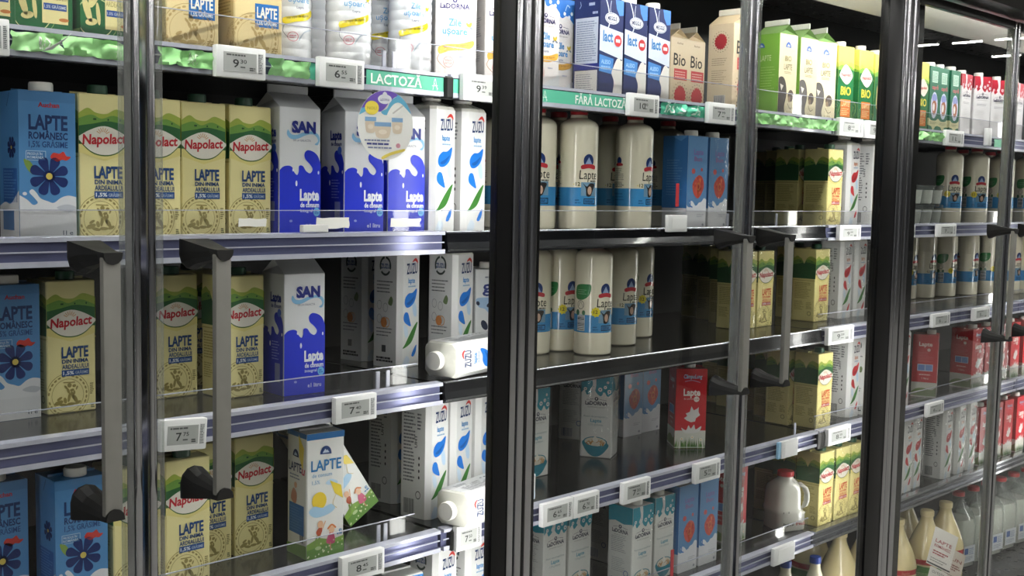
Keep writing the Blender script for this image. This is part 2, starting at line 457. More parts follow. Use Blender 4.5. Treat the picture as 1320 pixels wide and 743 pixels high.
def art_green_yellow():
    A = Art(); W = 78
    A.r(0, 0, W, 200, '#226339', 1)
    for (x, y, a, b, t) in ((10, 40, 5, 18, .3), (20, 58, 6, 16, -.4), (26, 36, 3, 16, .1), (12, 84, 6, 12, .2), (25, 96, 5, 14, .3), (8, 122, 6, 10, -.3), (22, 130, 6, 12, .4), (16, 24, 9, 5, .2)): A.e(x, y, a, b, '#dccf90', 2, 12, t)
    A.ring(22, 30, 28, 28, 1.2, '#cfd59a', 3); A.ring(22, 30, 34, 34, 0.8, '#8fb26a', 3)
    A.r(36, 16, 36, 150, '#e9dda0', 4)
    A.t('LAPTE', 37, 70, 34, 24, '#2d6fb3', 6, 0.03); A.t('DIN INIMA', 37, 59, 34, 7, '#8a8456', 6); A.t('ARDEALULUI', 37, 48, 34, 7, '#a39a62', 6, 0.01)
    A.r(38, 34, 32, 9, '#34549a', 5); A.t('1,5% GRĂSIME', 39, 36.5, 30, 4, '#cfd8ea', 6, .01)
    A.e(66, 22, 7, 2.5, '#c77a3c', 5)
    A.t('BIO', 40, 108, 28, 22, '#e8c33a', 6, .03)
    return A
def art_green_yellow_side():
    A = Art(); A.r(0, 0, 70, 200, '#1f5c36', 1); A.t('NAPOLACT', 40, 20, 60, 14, '#7fae6a', 3, .02, 0, 90); A.r(0, 0, 70, 14, '#7fa860', 2)
    return A
def art_beige():
    A = Art(); W = 78
    A.r(34, 46, 40, 36, '#2a6db4', 2); A.t('LAPTE', 37, 61, 34, 16, '#f2efe2', 4, .03); A.t('1,5% GRĂSIME', 37, 50, 34, 6, '#e4e9ef', 4, .02)
    seal(A, 34, 28, 40, '#b99f68')
    A.r(30, 92, 46, 9, '#b9a83c', 2); A.rows(62, 6, 12, 10, 3, '#a08a50', 2, .5, 4)
    hills(A, W, 138, '#c8bf62', '#9fae57', '#5f8a4a', '#3d6b3c'); badge(A, W, 134, 20)
    return A
def art_beige_side():
    A = Art(); A.rows(12, 60, 50, 80, 16, '#b7a578', 2, .4, 8); A.e(58, 12, 5, 9, '#8b7a50', 2); seal(A, 70, 25, 26, '#b99f68'); return A
def flower(A, cx, cy, r, col='#1c2f63', l=3):
    for k in range(8):
        a = R(k*45+22)
        A.blob([(cx+p*r*math.cos(a)-q*r*math.sin(a), cy+p*r*math.sin(a)+q*r*math.cos(a)) for p, q in ((.15, .05), (.55, .19), (.80, .25), (.96, .16), (1.0, 0), (.96, -.16), (.80, -.25), (.55, -.19), (.15, -.05))], col, l, 3)
    A.e(cx, cy, r*.3, r*.3, col, l); A.e(cx, cy, r*.17, r*.17, '#c9b458', l+1, 10)
def art_bluecarton():
    A = Art(); W = 77
    A.r(0, 0, W, 200, '#5087bd', 1); A.r(0, 186, W, 14, '#4a7db0', 2)
    A.t('Auchan', 26, 179, 29, 6.5, '#b3303a', 3, .03)
    A.t('LAPTE', 13, 149, 53, 19.5, '#223a6b', 3, .035); A.t('ROMÂNESC', 13, 136, 53, 9.5, '#223a6b', 3, .03); A.t('1,5% GRĂSIME', 13, 125, 53, 8, '#2a4a80', 3, .015)
    A.r(9, 107, 27, 13, '#a9c4dd', 2); A.r(9.8, 107.8, 25.4, 11.4, '#4679ae', 3); A.t('PRODUS ÎN', 11, 114.2, 20, 3.3, '#c4d4e4', 4, .01); A.t('ROMÂNIA', 11, 109.4, 22, 3.5, '#c4d4e4', 4, .01)
    A.blob([(42, 112), (46, 118), (54, 117), (60, 120), (64, 114), (70, 113), (64, 108), (58, 109), (52, 106), (47, 108)], '#c23b33', 3)
    A.blob([(6, 108), (14, 106), (20, 96), (18, 88), (10, 96)], '#7d9a4a', 2)
    flower(A, 40, 86, 27, '#1b2d66')
    A.p([(0, 0), (W, 0)]+smooth_pts([(W, 58), (66, 60), (56, 57), (46, 50), (38, 52), (28, 56), (22, 64), (17, 68), (13, 64), (20, 56), (24, 50), (18, 47), (10, 54), (0, 60)], 5, False), '#d5d6da', 2)
    A.e(7, 62, 3, 2.4, '#d5d6da', 2, 10); A.blob([(50, 44), (64, 48), (W, 44), (70, 38), (56, 40)], '#b4b7c0', 3)
    A.r(0, 0, W, 32, '#cfd0d4', 3); A.t('1l ℮' if False else '1l e', 58, 6, 14, 6, '#4a5160', 4, .01)
    return A
def art_bluecarton_side():
    A = Art(); W = 70
    A.r(0, 0, W, 200, '#4f8ac4', 1); A.line(30, 180, 40, 198, 1.5, '#1f3a6e', 2) ; flower(A, 46, 124, 15, '#1b2d66')
    A.r(14, 50, 50, 46, '#2b5da4', 2); A.rows(17, 54, 44, 40, 10, '#5f8cc6', 3, .35, 5)
    A.p([(0, 0), (W, 0)]+smooth_pts([(W, 66), (60, 60), (40, 48), (20, 50), (0, 44)], 5, False), '#d5d6da', 2); A.r(12, 12, 40, 28, '#3f70a8', 3)
    return A
def drops(A, W, H0, col):
    """blue splash rising over a white top (H0 = mean height of its edge)"""
    A.p([(0, 0), (W, 0)]+smooth_pts([(W, H0+5), (W*.93, H0+16), (W*.82, H0+22), (W*.68, H0+24), (W*.60, H0+19), (W*.62, H0+11), (W*.73, H0+4), (W*.80, H0-3), (W*.74, H0-9), (W*.64, H0-6), (W*.56, H0+1), (W*.47, H0+1), (W*.46, H0-7), (W*.42, H0-12), (W*.35, H0-8), (W*.30, H0-1), (W*.2, H0+1), (W*.08, H0-1), (0, H0-6)], 5, False), col, 2)
    for fx, dy, rx, ry in ((.30, -5, 1.7, 2.2), (.38, -24, 2, 4.2), (.92, -8, 1.6, 2.6)): A.e(W*fx+2, H0+dy, rx, ry, '#dfe3ee', 3, 10)
def art_san(W=80):
    A = Art()
    drops(A, W, 98, '#1a2fc4')
    A.blob([(16, 150), (14, 143), (22, 137), (36, 138), (50, 143), (64, 145), (72, 141), (74, 135), (68, 131), (74, 130), (78, 138), (74, 146), (62, 149), (46, 147), (32, 143), (22, 144)], '#7fb2d8', 2)
    A.t('SAN', 23, 147, 47, 16, '#18267c', 4, .06); A.t('DE LA GALACTA', 26, 134, 34, 3, '#70748a', 3, .01)
    A.t('Lapte', 39, 50, 38, 16, '#e6e9f2', 4, .045); A.t('de consum', 40, 40, 37, 7, '#e6e9f2', 4, .03); A.t('integral', 40, 33, 24, 4.5, '#c4ccec', 4, .02)
    A.e(72, 33, 6.5, 6.5, '#6db4e6', 5); A.rows(68, 30, 8, 6, 2, '#2f6fc0', 6, .6, 2)
    A.t('e1 litru', 46, 10, 27, 6, '#c9cfee', 3, .02); A.e(22, 20, 3, 1.8, '#8f9ae0', 3)
    return A
def art_san_side():
    A = Art(); W = 70; drops(A, W, 100, '#1528ae'); A.t('Lapte', 30, 140, 34, 14, '#18267c', 4, .04); A.t('de consum', 32, 131, 32, 6, '#18267c', 4, .02)
    A.e(58, 124, 6, 6, '#3f63b8', 4); A.rows(34, 52, 24, 30, 7, '#8d98e0', 3, .3, 9); A.r(44, 20, 16, 28, '#8088b8', 3); return A
def art_drop_milk(c1='#1f74d2', c2='#1b3566', txt='#3d8ac9', W=66):
    A = Art()
    A.t('ZUZU', 13, 163, 44, 18, c2, 4, .02, 0, 1); A.blob([(36, 183), (42, 188), (50, 190), (57, 186), (58, 181), (48, 185)], '#cf3d38', 4)
    A.t('lapte', 20, 147, 27, 9, txt, 4, .02); A.rows(20, 139, 30, 4, 1, '#8fb1cf', 3, .6, 3, 0)
    A.blob([(6, 112), (9, 122), (22, 129), (38, 130), (55, 137), (54, 126), (46, 114), (30, 106), (14, 105)], c1, 3); A.blob([(14, 112), (30, 117), (48, 124), (34, 112), (20, 109)], '#1459a8' if c1[1] == '1' else '#a02c30', 4)
    A.blob([(38, 118), (50, 112), (56, 98), (54, 88), (44, 90), (38, 104)], '#bcd6ee', 2)
    A.blob([(2, 88), (8, 96), (20, 95), (28, 82), (32, 72), (20, 74), (6, 80)], c1, 3); A.blob([(4, 74), (16, 72), (22, 58), (14, 52), (6, 60)], '#cfdff0', 2)
    A.blob([(-2, 34), (14, 36), (36, 44), (52, 62), (60, 78), (44, 70), (24, 54), (8, 40)], '#3f7a35', 3)
    A.blob([(36, 20), (44, 30), (56, 38), (54, 26), (44, 18)], c1, 3); A.blob([(0, 6), (14, 20), (28, 14), (22, 2), (6, 0)], '#cfdcea', 2)
    return A
def art_drop_side(sym='#3b4a44', W=66):
    A = Art()
    A.ring(33, 176, 17, 17, 4, sym, 3, 20, -20, 85); A.ring(33, 176, 17, 17, 4, sym, 3, 20, 100, 205); A.ring(33, 176, 17, 17, 4, sym, 3, 20, 220, 325)
    A.t('ZUZU', 20, 172, 26, 8, '#31508a', 4, .03)
    A.rows(8, 128, 52, 24, 4, '#565a60', 3, .3, 4)
    for (x, y) in ((16, 108), (34, 104), (16, 84), (34, 80)): A.ring(x, y, 7, 8, .8, '#8a8e94', 3, 14)
    A.blob([(42, 112), (50, 124), (56, 118), (52, 108)], '#6f8457', 3); A.e(30, 78, 9, 9, '#d98a4a', 4); A.ring(38, 78, 9, 9, 1.5, '#e0a060', 4)
    A.rows(8, 52, 52, 18, 3, '#6c7076', 3, .3, 7); A.r(24, 26, 12, 12, '#43464b', 3); A.rows(8, 8, 50, 10, 2, '#2b2d31', 3, .7, 9)
    return A
def art_drop_side2(W=66):
    A = Art(); A.rows(6, 60, 34, 120, 20, '#77797f', 3, .45, 12); A.t('UHT', 44, 120, 22, 7, '#44474f', 3, .02, 0, 90); A.ring(48, 40, 7, 7, 1.4, '#33353b', 3); A.bars(8, 6, 30, 26, '#3c3e44', seed=4)
    A.rows(44, 150, 12, 30, 5, '#77797f', 3, .5, 3)
    for q in range(4): A.e(50, 70+q*11, 2.2, 3, '#33353b', 3, 8)
    return A
def butterfly(A, x, y, s, col):
    for a, k in ((60, 1), (120, .8), (-20, .7), (200, .6)): A.e(x+s*.55*math.cos(R(a)), y+s*.55*math.sin(R(a)), s*.6*k, s*.33*k, col if k > .7 else '#8a96a8', 4, 12, R(a))
def dorna(A, cx, y, w, col='#2f2a63', sub=True):
    A.e(cx, y+15, 4.6, 4.6, col, 4, 16); A.e(cx, y+15.5, 1.7, 2.6, '#e8e6ea', 5, 8); A.line(cx-w*.45, y+12, cx-7, y+14.5, .8, col, 4); A.line(cx+w*.45, y+12, cx+7, y+14.5, .8, col, 4)
    A.t('LaDORNA', cx-w/2, y, w, 9, col, 4, .032)
    if sub: A.t('Standardele Laptelui', cx-w*.4, y-6.5, w*.8, 3, '#8a8d86', 4, 0, .2)
def art_light(W=78, ribbon='#e9b24a'):
    A = Art()
    A.p([(0, 200), (0, 168)]+smooth_pts([(0, 168), (12, 163), (24, 172), (40, 160), (56, 166), (W, 150)], 4, False)+[(W, 200)], '#2f6fc0', 2)
    for x, y in ((10, 172), (30, 166), (48, 170), (62, 164), (70, 172)): A.e(x, y, 4, 4, '#e6e9ef', 3, 10)
    A.path([(20, 182), (26, 194), (34, 190), (30, 178)], 2, '#bcd4ea', 3); A.path([(50, 176), (56, 188), (64, 184)], 2, '#bcd4ea', 3)
    dorna(A, 36, 128, 56)
    A.t('Zile', 24, 97, 25, 13, '#4a92d0', 4, .025); A.t('ușoare', 13, 82, 47, 12.5, '#4a92d0', 4, .025); butterfly(A, 63, 96, 9, '#e0c24a')
    A.t('Lapte', 28, 72, 18, 5, '#7c86a8', 4, .01)
    A.blob([(6, 58), (24, 64), (48, 66), (72, 72), (70, 60), (50, 54), (28, 52), (8, 46)], ribbon, 3); A.t('mai ușor de digerat', 14, 57, 50, 4, '#9a6a3a', 5, 0, 0, 6)
    A.path([(8, 46), (4, 36), (12, 26), (20, 20)], 1, '#a4713c', 3)
    A.ring(25, 32, 10, 10, .9, '#d4766e', 4); A.t('FĂRĂ', 19, 33, 12, 3.4, '#d4766e', 5, .01); A.t('LACTOZĂ', 17.5, 28, 15, 3, '#d4766e', 5, .01)
    A.rows(44, 40, 24, 4, 1, '#a9aec2', 3, .6, 2); A.blob([(30, 0), (40, 14), (60, 22), (W, 30), (W, 0)], '#dddfe2', 2)
    return A
def art_splash(top='#b0283a', W=75, bowl=False, teal='#1d8ea6'):
    A = Art(); c = teal if bowl else top
    A.p([(0, 200), (0, 156)]+smooth_pts([(0, 156), (8, 163), (14, 152), (24, 158), (32, 164), (38, 156), (48, 150), (56, 160), (64, 150), (W, 158)], 4, False)+[(W, 200)], c, 2)
    for x, y, r in ((10, 166, 4), (46, 166, 5), (58, 172, 4), (68, 162, 5), (30, 172, 3), (64, 184, 3)): A.e(x, y, r, r, '#dadde0', 3, 12); A.e(x, y, r*.4, r*.4, c, 4, 8)
    A.blob([(24, 200), (28, 178), (22, 164), (32, 160), (36, 176), (34, 200)], '#d6d9dc', 3)
    dorna(A, W/2, 128, 54, '#2b2744')
    if bowl:
        A.t('Punct de prospețime', 8, 98, 58, 4.2, '#6f8a92', 4, 0); A.t('Lapte', 24, 86, 27, 8.5, '#3f96b4', 4, .02); A.t('1,5% grăsime', 20, 78, 34, 4.6, '#7c98a0', 4, 0)
        A.blob([(8, 40), (66, 36), (62, 18), (46, 4), (28, 4), (13, 18)], '#1f7f96', 3); A.e(37, 38, 29, 13, '#1f7f96', 4); A.e(37, 38.5, 26, 10.5, '#d9d2c4', 5)
        rg = random.Random(4)
        for k in range(24): A.e(37+rg.uniform(-21, 21), 37+rg.uniform(-6, 5), 2.6, 1.6, rg.choice(['#b9833f', '#c9a06a', '#a8733a']), 6, 7, rg.random()*3)
        A.blob([(30, 42), (36, 52), (44, 44), (40, 38)], '#e6e3dc', 7)
    else:
        A.rows(14, 104, 46, 8, 2, '#a4a4aa', 3, .4, 3); A.rows(16, 40, 42, 50, 9, '#c9c6c6', 3, .25, 6)
    return A
def art_panel(W=70, top=None, blue=False):
    A = Art()
    if top: A.p([(0, 200), (0, 160), (20, 164), (45, 158), (W, 162), (W, 200)], top, 2); dorna(A, W/2, 136, 46, '#3a3a4e')
    A.rows(10, 90, 46, 38, 9, '#9a9ea4', 2, .35, 11); A.rows(12, 44, 40, 34, 8, '#a4a8ae', 2, .3, 12)
    if blue: A.ring(54, 44, 7, 7, 1.6, '#3a5fa8', 3); A.bars(8, 8, 30, 22, '#5a6a98', seed=8)
    return A
def art_noblue(W=75):
    A = Art(); A.r(0, 0, W, 200, '#26305f', 1)
    A.p([(48, 200), (W, 200), (W, 170), (62, 168), (52, 182)], '#4f86d2', 2)
    A.path([(16, 200), (26, 178), (30, 150), (20, 132)], 3, '#d8dde8', 3); A.path([(34, 196), (32, 176), (40, 166)], 1.6, '#c8cfe0', 3)
    A.e(38, 160, 23, 12, '#d9dce4', 4); A.e(38, 160, 21, 10.3, '#2f3862', 5); A.e(38, 160, 20, 9.4, '#e2e4ea', 6); A.t('MEGGLE', 23, 156, 30, 8, '#283058', 7, .03)
    A.p([(0, 92), (W, 78), (W, 134), (0, 144)], '#d3dbec', 2); A.t('lact', 10, 112, 32, 22, '#3f7fbe', 4, .03)
    A.e(58, 116, 12, 12, '#cf3f42', 5); A.r(51, 112.5, 14, 7, '#efe3e3', 6)
    A.p([(0, 84), (46, 78), (42, 46), (0, 50)], '#4a8ad0', 3); A.t('ALESO', 6, 66, 30, 8, '#a9cdf2', 4, .02); A.rows(6, 53, 34, 9, 2, '#8fbcec', 4, .6, 3)
    A.blob([(56, 78), (64, 80), (70, 76), (W+2, 70), (W+2, -4), (46, -4), (48, 30), (40, 48), (46, 62)], '#dfdcd6', 4)
    return A
def art_noblue_side(W=70):
    A = Art(); A.r(0, 0, W, 200, '#26305f', 1); A.r(4, 62, 62, 98, '#c3cbdc', 2); A.rows(8, 70, 54, 84, 18, '#76809c', 3, .35, 5, .2)
    A.r(0, 54, W, 12, '#2a3382', 3); A.r(4, 0, 62, 52, '#d6d3cf', 2); A.rows(8, 6, 54, 40, 9, '#94949c', 3, .35, 6)
    A.r(40, 184, 16, 6, '#aab3cc', 3); A.rows(50, 166, 18, 6, 1, '#aab3cc', 3, .8, 5); A.path([(14, 180), (18, 186), (16, 194)], 1.5, '#aab3cc', 3)
    return A
def splat(A, cx, cy, r, col):
    pts = []
    rg = random.Random(5)
    for k in range(36):
        a = R(k*10); q = r*(1.04 if k % 2 else .80+.1*rg.random()); pts.append((cx+q*math.cos(a), cy+q*math.sin(a)))
    A.p(pts, col, 3)
    for k in range(20): a = R(k*18); A.e(cx+r*1.24*math.cos(a), cy+r*1.24*math.sin(a), r*.06, r*.06, '#4a3a34', 3, 6)
def art_bio(W=78):
    A = Art(); A.t('Auchan', 26, 172, 26, 5, '#7a6a58', 3, .01); A.t('Bio', 12, 122, 52, 28, '#2b241f', 4, .01, .03)
    A.r(16, 88, 56, 26, '#c8474a', 3); A.rows(20, 92, 46, 18, 3, '#e6b0a6', 4, .4, 3, .2); splat(A, 44, 50, 26, '#c2393f'); A.rows(18, 8, 14, 12, 2, '#55483c', 3, .7, 4); return A
def art_bio_side(W=72):
    A = Art(); splat(A, 36, 148, 18, '#a93a40'); A.rows(12, 96, 46, 18, 4, '#a4937c', 2, .35, 3); A.rows(12, 56, 46, 32, 7, '#a4937c', 2, .3, 4); A.bars(22, 6, 30, 26, '#4b5368', seed=6, bg='#d5d0c8'); return A
def dome(A, cx, cy, r, col='#23427e'):
    A.p([(cx-r, cy)]+[(cx+r*math.cos(R(a)), cy+r*1.15*math.sin(R(a))) for a in range(180, -1, -15)]+[(cx+r, cy-1)], col, 3)
    A.p([(cx-r*.6, cy+r*.15), (cx-r*.1, cy+r*.75), (cx+r*.1, cy+r*.45), (cx+r*.25, cy+r*.6), (cx+r*.6, cy+r*.15)], '#c6d3e6', 4)
def art_cow(W=76):
    A = Art(); dome(A, 36, 160, 11, '#4a68b0'); A.t('BIO', 24, 128, 26, 12, '#8a7f4a', 4, 0); A.t('LAPTE', 20, 108, 34, 13, '#6f6440', 4, 0); A.rows(22, 98, 30, 6, 2, '#a89a72', 3, .4, 3)
    A.blob([(0, 86), (18, 90), (30, 76), (34, 50), (26, 20), (30, -4), (-4, -4), (-4, 60)], '#3f3834', 3); A.p([(6, 74), (20, 70), (12, 58)], '#d8d2c4', 4)
    A.e(52, 48, 12, 14, '#4c3c30', 3); A.e(46, 40, 5, 7, '#8a7258', 4); A.path([(40, 30), (50, 18), (62, 22)], 1.5, '#5a4a3c', 3); A.rows(36, 4, 30, 8, 2, '#b5a988', 3, .5, 5); return A
def art_cow_side(W=76):
    A = Art(); A.r(0, 0, W, 200, '#79ab48', 1); dome(A, 22, 160, 9, '#3f63a0'); A.t('LAPTE', 18, 128, 34, 13, '#cfdcb8', 3, 0); A.rows(22, 60, 44, 56, 9, '#a4c67c', 3, .22, 7); return A
def art_biogreen(W=75):
    A = Art(); A.r(0, 0, W, 136, '#1f6a3e', 1); hills(A, W, 118, '#c6d05a', '#83b44a', '#2d7440', '#1d5a31')
    A.blob([(8, 128), (34, 152), (66, 130), (62, 114), (40, 100), (12, 116)], '#ece2d6', 6); A.t('Napolact', 14, 120, 48, 9, '#c4303a', 7, .03, .1, 3)
    A.t('BIO', 14, 72, 48, 22, '#e6d24a', 6, .02); A.r(16, 14, 46, 46, '#e07a2e', 5); A.t('LAPTE', 20, 42, 38, 12, '#f2d9a0', 7, .02); A.rows(20, 18, 38, 20, 4, '#f0c890', 7, .5, 4)
    A.ring(37, 20, 34, 30, 1.2, '#86b25a', 3); return A
def art_biogreen_side(mug=False, W=70):
    A = Art(); A.r(0, 0, W, 136, '#1f6a3e', 1); hills(A, W, 118, '#c6d05a', '#83b44a', '#2d7440', '#1d5a31')
    if mug:
        A.blob([(14, 48), (12, 80), (16, 112), (35, 116), (54, 112), (58, 80), (56, 48), (35, 44)], '#d9c98a', 6); A.blob([(17, 50), (15, 80), (19, 109), (35, 112), (51, 109), (55, 80), (53, 50), (35, 48)], '#5a3a2c', 7); A.e(36, 74, 13, 10, '#b98a84', 8); A.e(36, 79, 10, 4, '#e0cfc6', 9)
        A.rows(20, 34, 32, 6, 2, '#8fb27a', 4, .4, 3); A.e(36, 20, 7, 6, '#c98a4a', 4)
    else:
        for r in (14, 22, 30): A.ring(35, 40, r, r, 1.4, '#8fb85a', 3)
        A.rows(10, 84, 50, 30, 6, '#6f9f62', 3, .3, 3)
    return A
def art_goat(W=70):
    A = Art(); A.r(0, 0, W, 200, '#256a50', 1); A.r(14, 152, 38, 34, '#b9d2c2', 2); A.rows(17, 155, 32, 28, 6, '#7da392', 3, .6, 3, .1)
    A.t('capră', 14, 132, 42, 12, '#c25a62', 4, .03); A.e(34, 84, 23, 40, '#c6c8e0', 3); A.e(34, 106, 17, 12, '#8a92d0', 4); A.blob([(20, 90), (38, 98), (50, 84), (44, 60), (26, 58)], '#a8674a', 5); A.e(30, 78, 7, 12, '#e4ded8', 6)
    A.blob([(0, 44), (20, 38), (48, 38), (W, 44), (W, 24), (48, 20), (34, 8), (20, 20), (0, 24)], '#cfc79a', 3); A.rows(10, 26, 50, 8, 2, '#8a8a66', 5, .5, 4); return A
def art_berry(W=75):
    A = Art(); A.p([(0, 40), (W, 60), (W, 200), (0, 200)], '#5583b2', 1)
    A.t('Lapte', 22, 160, 36, 12, '#7a5f9e', 3, .02); A.t('Bun', 24, 146, 30, 10, '#8a5f8e', 3, .02)
    rg = random.Random(9)
    A.blob([(24, 78), (20, 96), (32, 110), (44, 116), (58, 110), (64, 92), (56, 76), (44, 66), (34, 68)], '#b8483c', 3)
    for k in range(26): a = rg.random()*6.28; q = rg.random()**.5; A.e(42+19*q*math.cos(a), 91+21*q*math.sin(a), 3.4, 3, rg.choice(['#cf5a3c', '#a83432', '#d9774a', '#c24638']), 4, 8)
    A.ring(42, 91, 7, 8, 2, '#c9803f', 5); A.e(22, 124, 7, 6, '#c25a5a', 3); A.e(54, 128, 4, 4, '#c25a5a', 3)
    A.p([(-2, -2), (W+2, -2)]+smooth_pts([(W+2, 62), (66, 66), (56, 58), (46, 56), (36, 48), (26, 56), (18, 60), (10, 56), (18, 48), (8, 46), (-2, 52)], 4, False), '#d4d5da', 2)
    A.path([(8, 62), (14, 56), (12, 50), (22, 46)], 3, '#3f72b8', 4); A.rows(40, 24, 30, 8, 2, '#a9abb4', 3, .4, 4); A.e(64, 8, 4, 3, '#8a8f9a', 3); return A
def art_berry_side(W=70):
    A = Art(); A.p([(0, 44), (W, 44), (W, 200), (0, 200)], '#3f79b8', 1); A.p([(24, 200), (70, 200), (50, 188)], '#5f98d0', 2); A.rows(12, 70, 44, 80, 14, '#6c9bd0', 3, .25, 5); return A
def art_redcarton(W=77):
    A = Art(); A.r(0, 0, W, 200, '#c4212c', 1); A.t('CâmpuLung', 18, 176, 46, 10, '#2c3f86', 4, .05, .1); A.t('CâmpuLung', 18, 176, 46, 10, '#c9d1e6', 5, .005, .1); A.path([(22, 168), (40, 171), (60, 166)], 1, '#9fb0d8', 4)
    A.t('Lapte', 19, 133, 42, 17, '#ece4e0', 4, .035); A.t('de consum', 20, 123, 24, 4.5, '#e0c4c0', 4, .01); A.e(52, 124, 7, 7, '#e6dcd8', 4); A.t('3,5%', 47, 122, 10, 4, '#c4212c', 5, .01)
    A.p([(40, 106), (46, 96), (54, 100), (58, 104), (58, 92), (62, 84), (52, 76), (50, 68), (40, 66), (30, 70), (22, 76), (30, 82), (26, 88), (36, 92)], '#d8d6d4', 3)
    A.blob([(16, 52), (28, 46), (34, 58), (40, 50), (48, 60), (52, 48), (66, 56), (60, 42), (40, 38), (24, 40)], '#d8d6d4', 3)
    A.r(0, 0, W, 45, '#cfcfc6', 2); rg = random.Random(3)
    for k in range(46):
        x = rg.random()*W; h = 12+rg.random()*18; A.p([(x-1.6, -2), (x+1.6, -2), (x+rg.uniform(-3, 3), h)], rg.choice(['#4f7a34', '#6a8f45', '#3f6a2e']), 3)
    for x, y in ((18, 24), (44, 28), (66, 22)): A.e(x, y, 4, 4, '#e4e2da', 4, 10); A.e(x, y, 1.5, 1.5, '#d8a83a', 5, 8)
    A.r(0, 2, W, 1.4, '#d8d8d2', 4); return A
def art_redcarton_side(W=77):
    A = Art(); A.r(0, 0, W, 200, '#b41e28', 1); A.t('Lapte', 18, 164, 40, 13, '#d8c2be', 4, .03); A.e(48, 152, 5, 5, '#d0b4b0', 4); A.rows(16, 112, 46, 34, 7, '#c9686a', 3, .25, 5)
    A.r(16, 84, 46, 22, '#b9bfd4', 3); A.r(18, 86, 20, 18, '#5a74b4', 4); A.r(40, 86, 20, 18, '#6d86c0', 4); A.rows(22, 70, 36, 5, 1, '#d8a8a4', 3, .7, 3); A.t('1 litru', 30, 58, 20, 6, '#d8b8b4', 3, .01)
    A.r(0, 0, W, 48, '#c9c8be', 2); A.blob([(0, 6), (10, 24), (34, 30), (60, 24), (W, 32), (W, 4)], '#7d8f5c', 3); A.r(0, 3, W, 1.4, '#d8d8d2', 4); return A
def art_kids(W=72):
    A = Art(); A.r(0, 190, W, 10, '#2a6fb0', 2); dome(A, 36, 166, 11, '#27427a')
    A.t('LAPTE', 8, 140, 58, 17, '#2f78b4', 4, .02); A.t('de consum', 10, 130, 38, 6, '#7aa6cc', 4, .01); A.t('1,5%', 10, 119, 15, 6, '#7aa6cc', 4, .01)
    A.p([(44, 122), (66, 112), (70, 90), (54, 100)], '#ecd24a', 3); A.path([(56, 98), (50, 84), (58, 76)], .8, '#c9a83a', 3)
    A.e(24, 92, 14, 14, '#f0d040', 3); A.blob([(4, 76), (14, 84), (30, 80), (46, 84), (54, 76), (40, 68), (16, 66)], '#a9cdea', 4); A.blob([(36, 118), (46, 124), (60, 118), (50, 114)], '#b9d6ee', 2)
    A.blob([(18, 42), (26, 50), (30, 44), (24, 34)], '#b8573a', 4); A.e(26, 54, 5.5, 6, '#e6b896', 5); A.line(14, 20, 20, 36, 3, '#7d9a4a', 4); A.line(22, 22, 25, 36, 3, '#7d9a4a', 4); A.line(30, 46, 36, 58, 2, '#e0ac88', 4)
    A.blob([(38, 22), (44, 38), (52, 36), (54, 20)], '#c84a72', 4); A.e(48, 42, 5.5, 5.5, '#e6b896', 5); A.path([(40, 44), (48, 50), (56, 44)], 3, '#d9824a', 6); A.line(46, 10, 46, 22, 2, '#c98a6a', 4)
    A.p([(0, 0), (W, 0), (W, 30), (50, 26), (24, 32), (0, 24)], '#7da53c', 2); A.p([(0, 0), (W, 0), (W, 20), (40, 22), (0, 14)], '#5f8f34', 3); rg = random.Random(2)
    for k in range(16): A.e(rg.random()*W, 3+rg.random()*22, 1.5, 1.5, '#dfe6b8', 4, 7)
    A.e(22, 16, 6, 3, '#b9cf94', 5); A.t('e', 62, 36, 6, 8, '#4f86bc', 4); A.rows(58, 32, 12, 3, 1, '#4f86bc', 4, .8, 4); return A
def art_kids_side(W=70):
    A = Art(); dome(A, 30, 160, 10, '#24345c'); A.t('LAPTE', 6, 136, 44, 14, '#2b3b5e', 4, .02); A.t('u', 50, 134, 10, 14, '#c23a5a', 5, .02, .2); A.rows(10, 122, 34, 10, 2, '#7a86a0', 3, .4, 3)
    A.r(0, 192, W, 8, '#2a6fb0', 2); A.p([(40, 196), (58, 176), (54, 140), (42, 160)], '#e9cf52', 3); A.blob([(14, 90), (22, 108), (34, 100), (30, 84)], '#b9806a', 4); A.e(30, 114, 5, 5, '#d9a888', 5)
    A.r(8, 36, 50, 48, '#1f66ac', 3); A.rows(11, 40, 44, 40, 9, '#4d86c2', 4, .3, 5); A.p([(0, 0), (W, 0), (W, 22), (0, 16)], '#6f9a3a', 2); A.bars(44, 24, 12, 12, seed=3); return A
def art_kids_base(W=72):
    A = Art(); A.rows(6, 20, 60, 30, 4, '#a9a9ac', 2, .3, 5); return A
def art_calf(W=72):
    A = Art(); A.t('gă', 16, 150, 46, 26, '#2f3a78', 4, .02); A.rows(22, 180, 40, 4, 1, '#7a7f90', 3, .8, 3)
    A.blob([(2, 136), (30, 138), (70, 136), (72, 70), (50, 60), (40, 90), (24, 112), (8, 118)], '#9fbcdc', 2)
    for x, y, a, b in ((34, 122, 8, 5), (22, 78, 7, 12), (46, 84, 7, 9), (6, 126, 4, 5), (16, 36, 9, 6)): A.e(x, y, a, b, '#26304a', 3, 12, .5)
    A.r(0, 52, W, 6, '#6d7c58', 3); A.e(54, 34, 13, 12, '#d8a88a', 3); A.e(54, 42, 14, 6, '#9c5a40', 4); return A
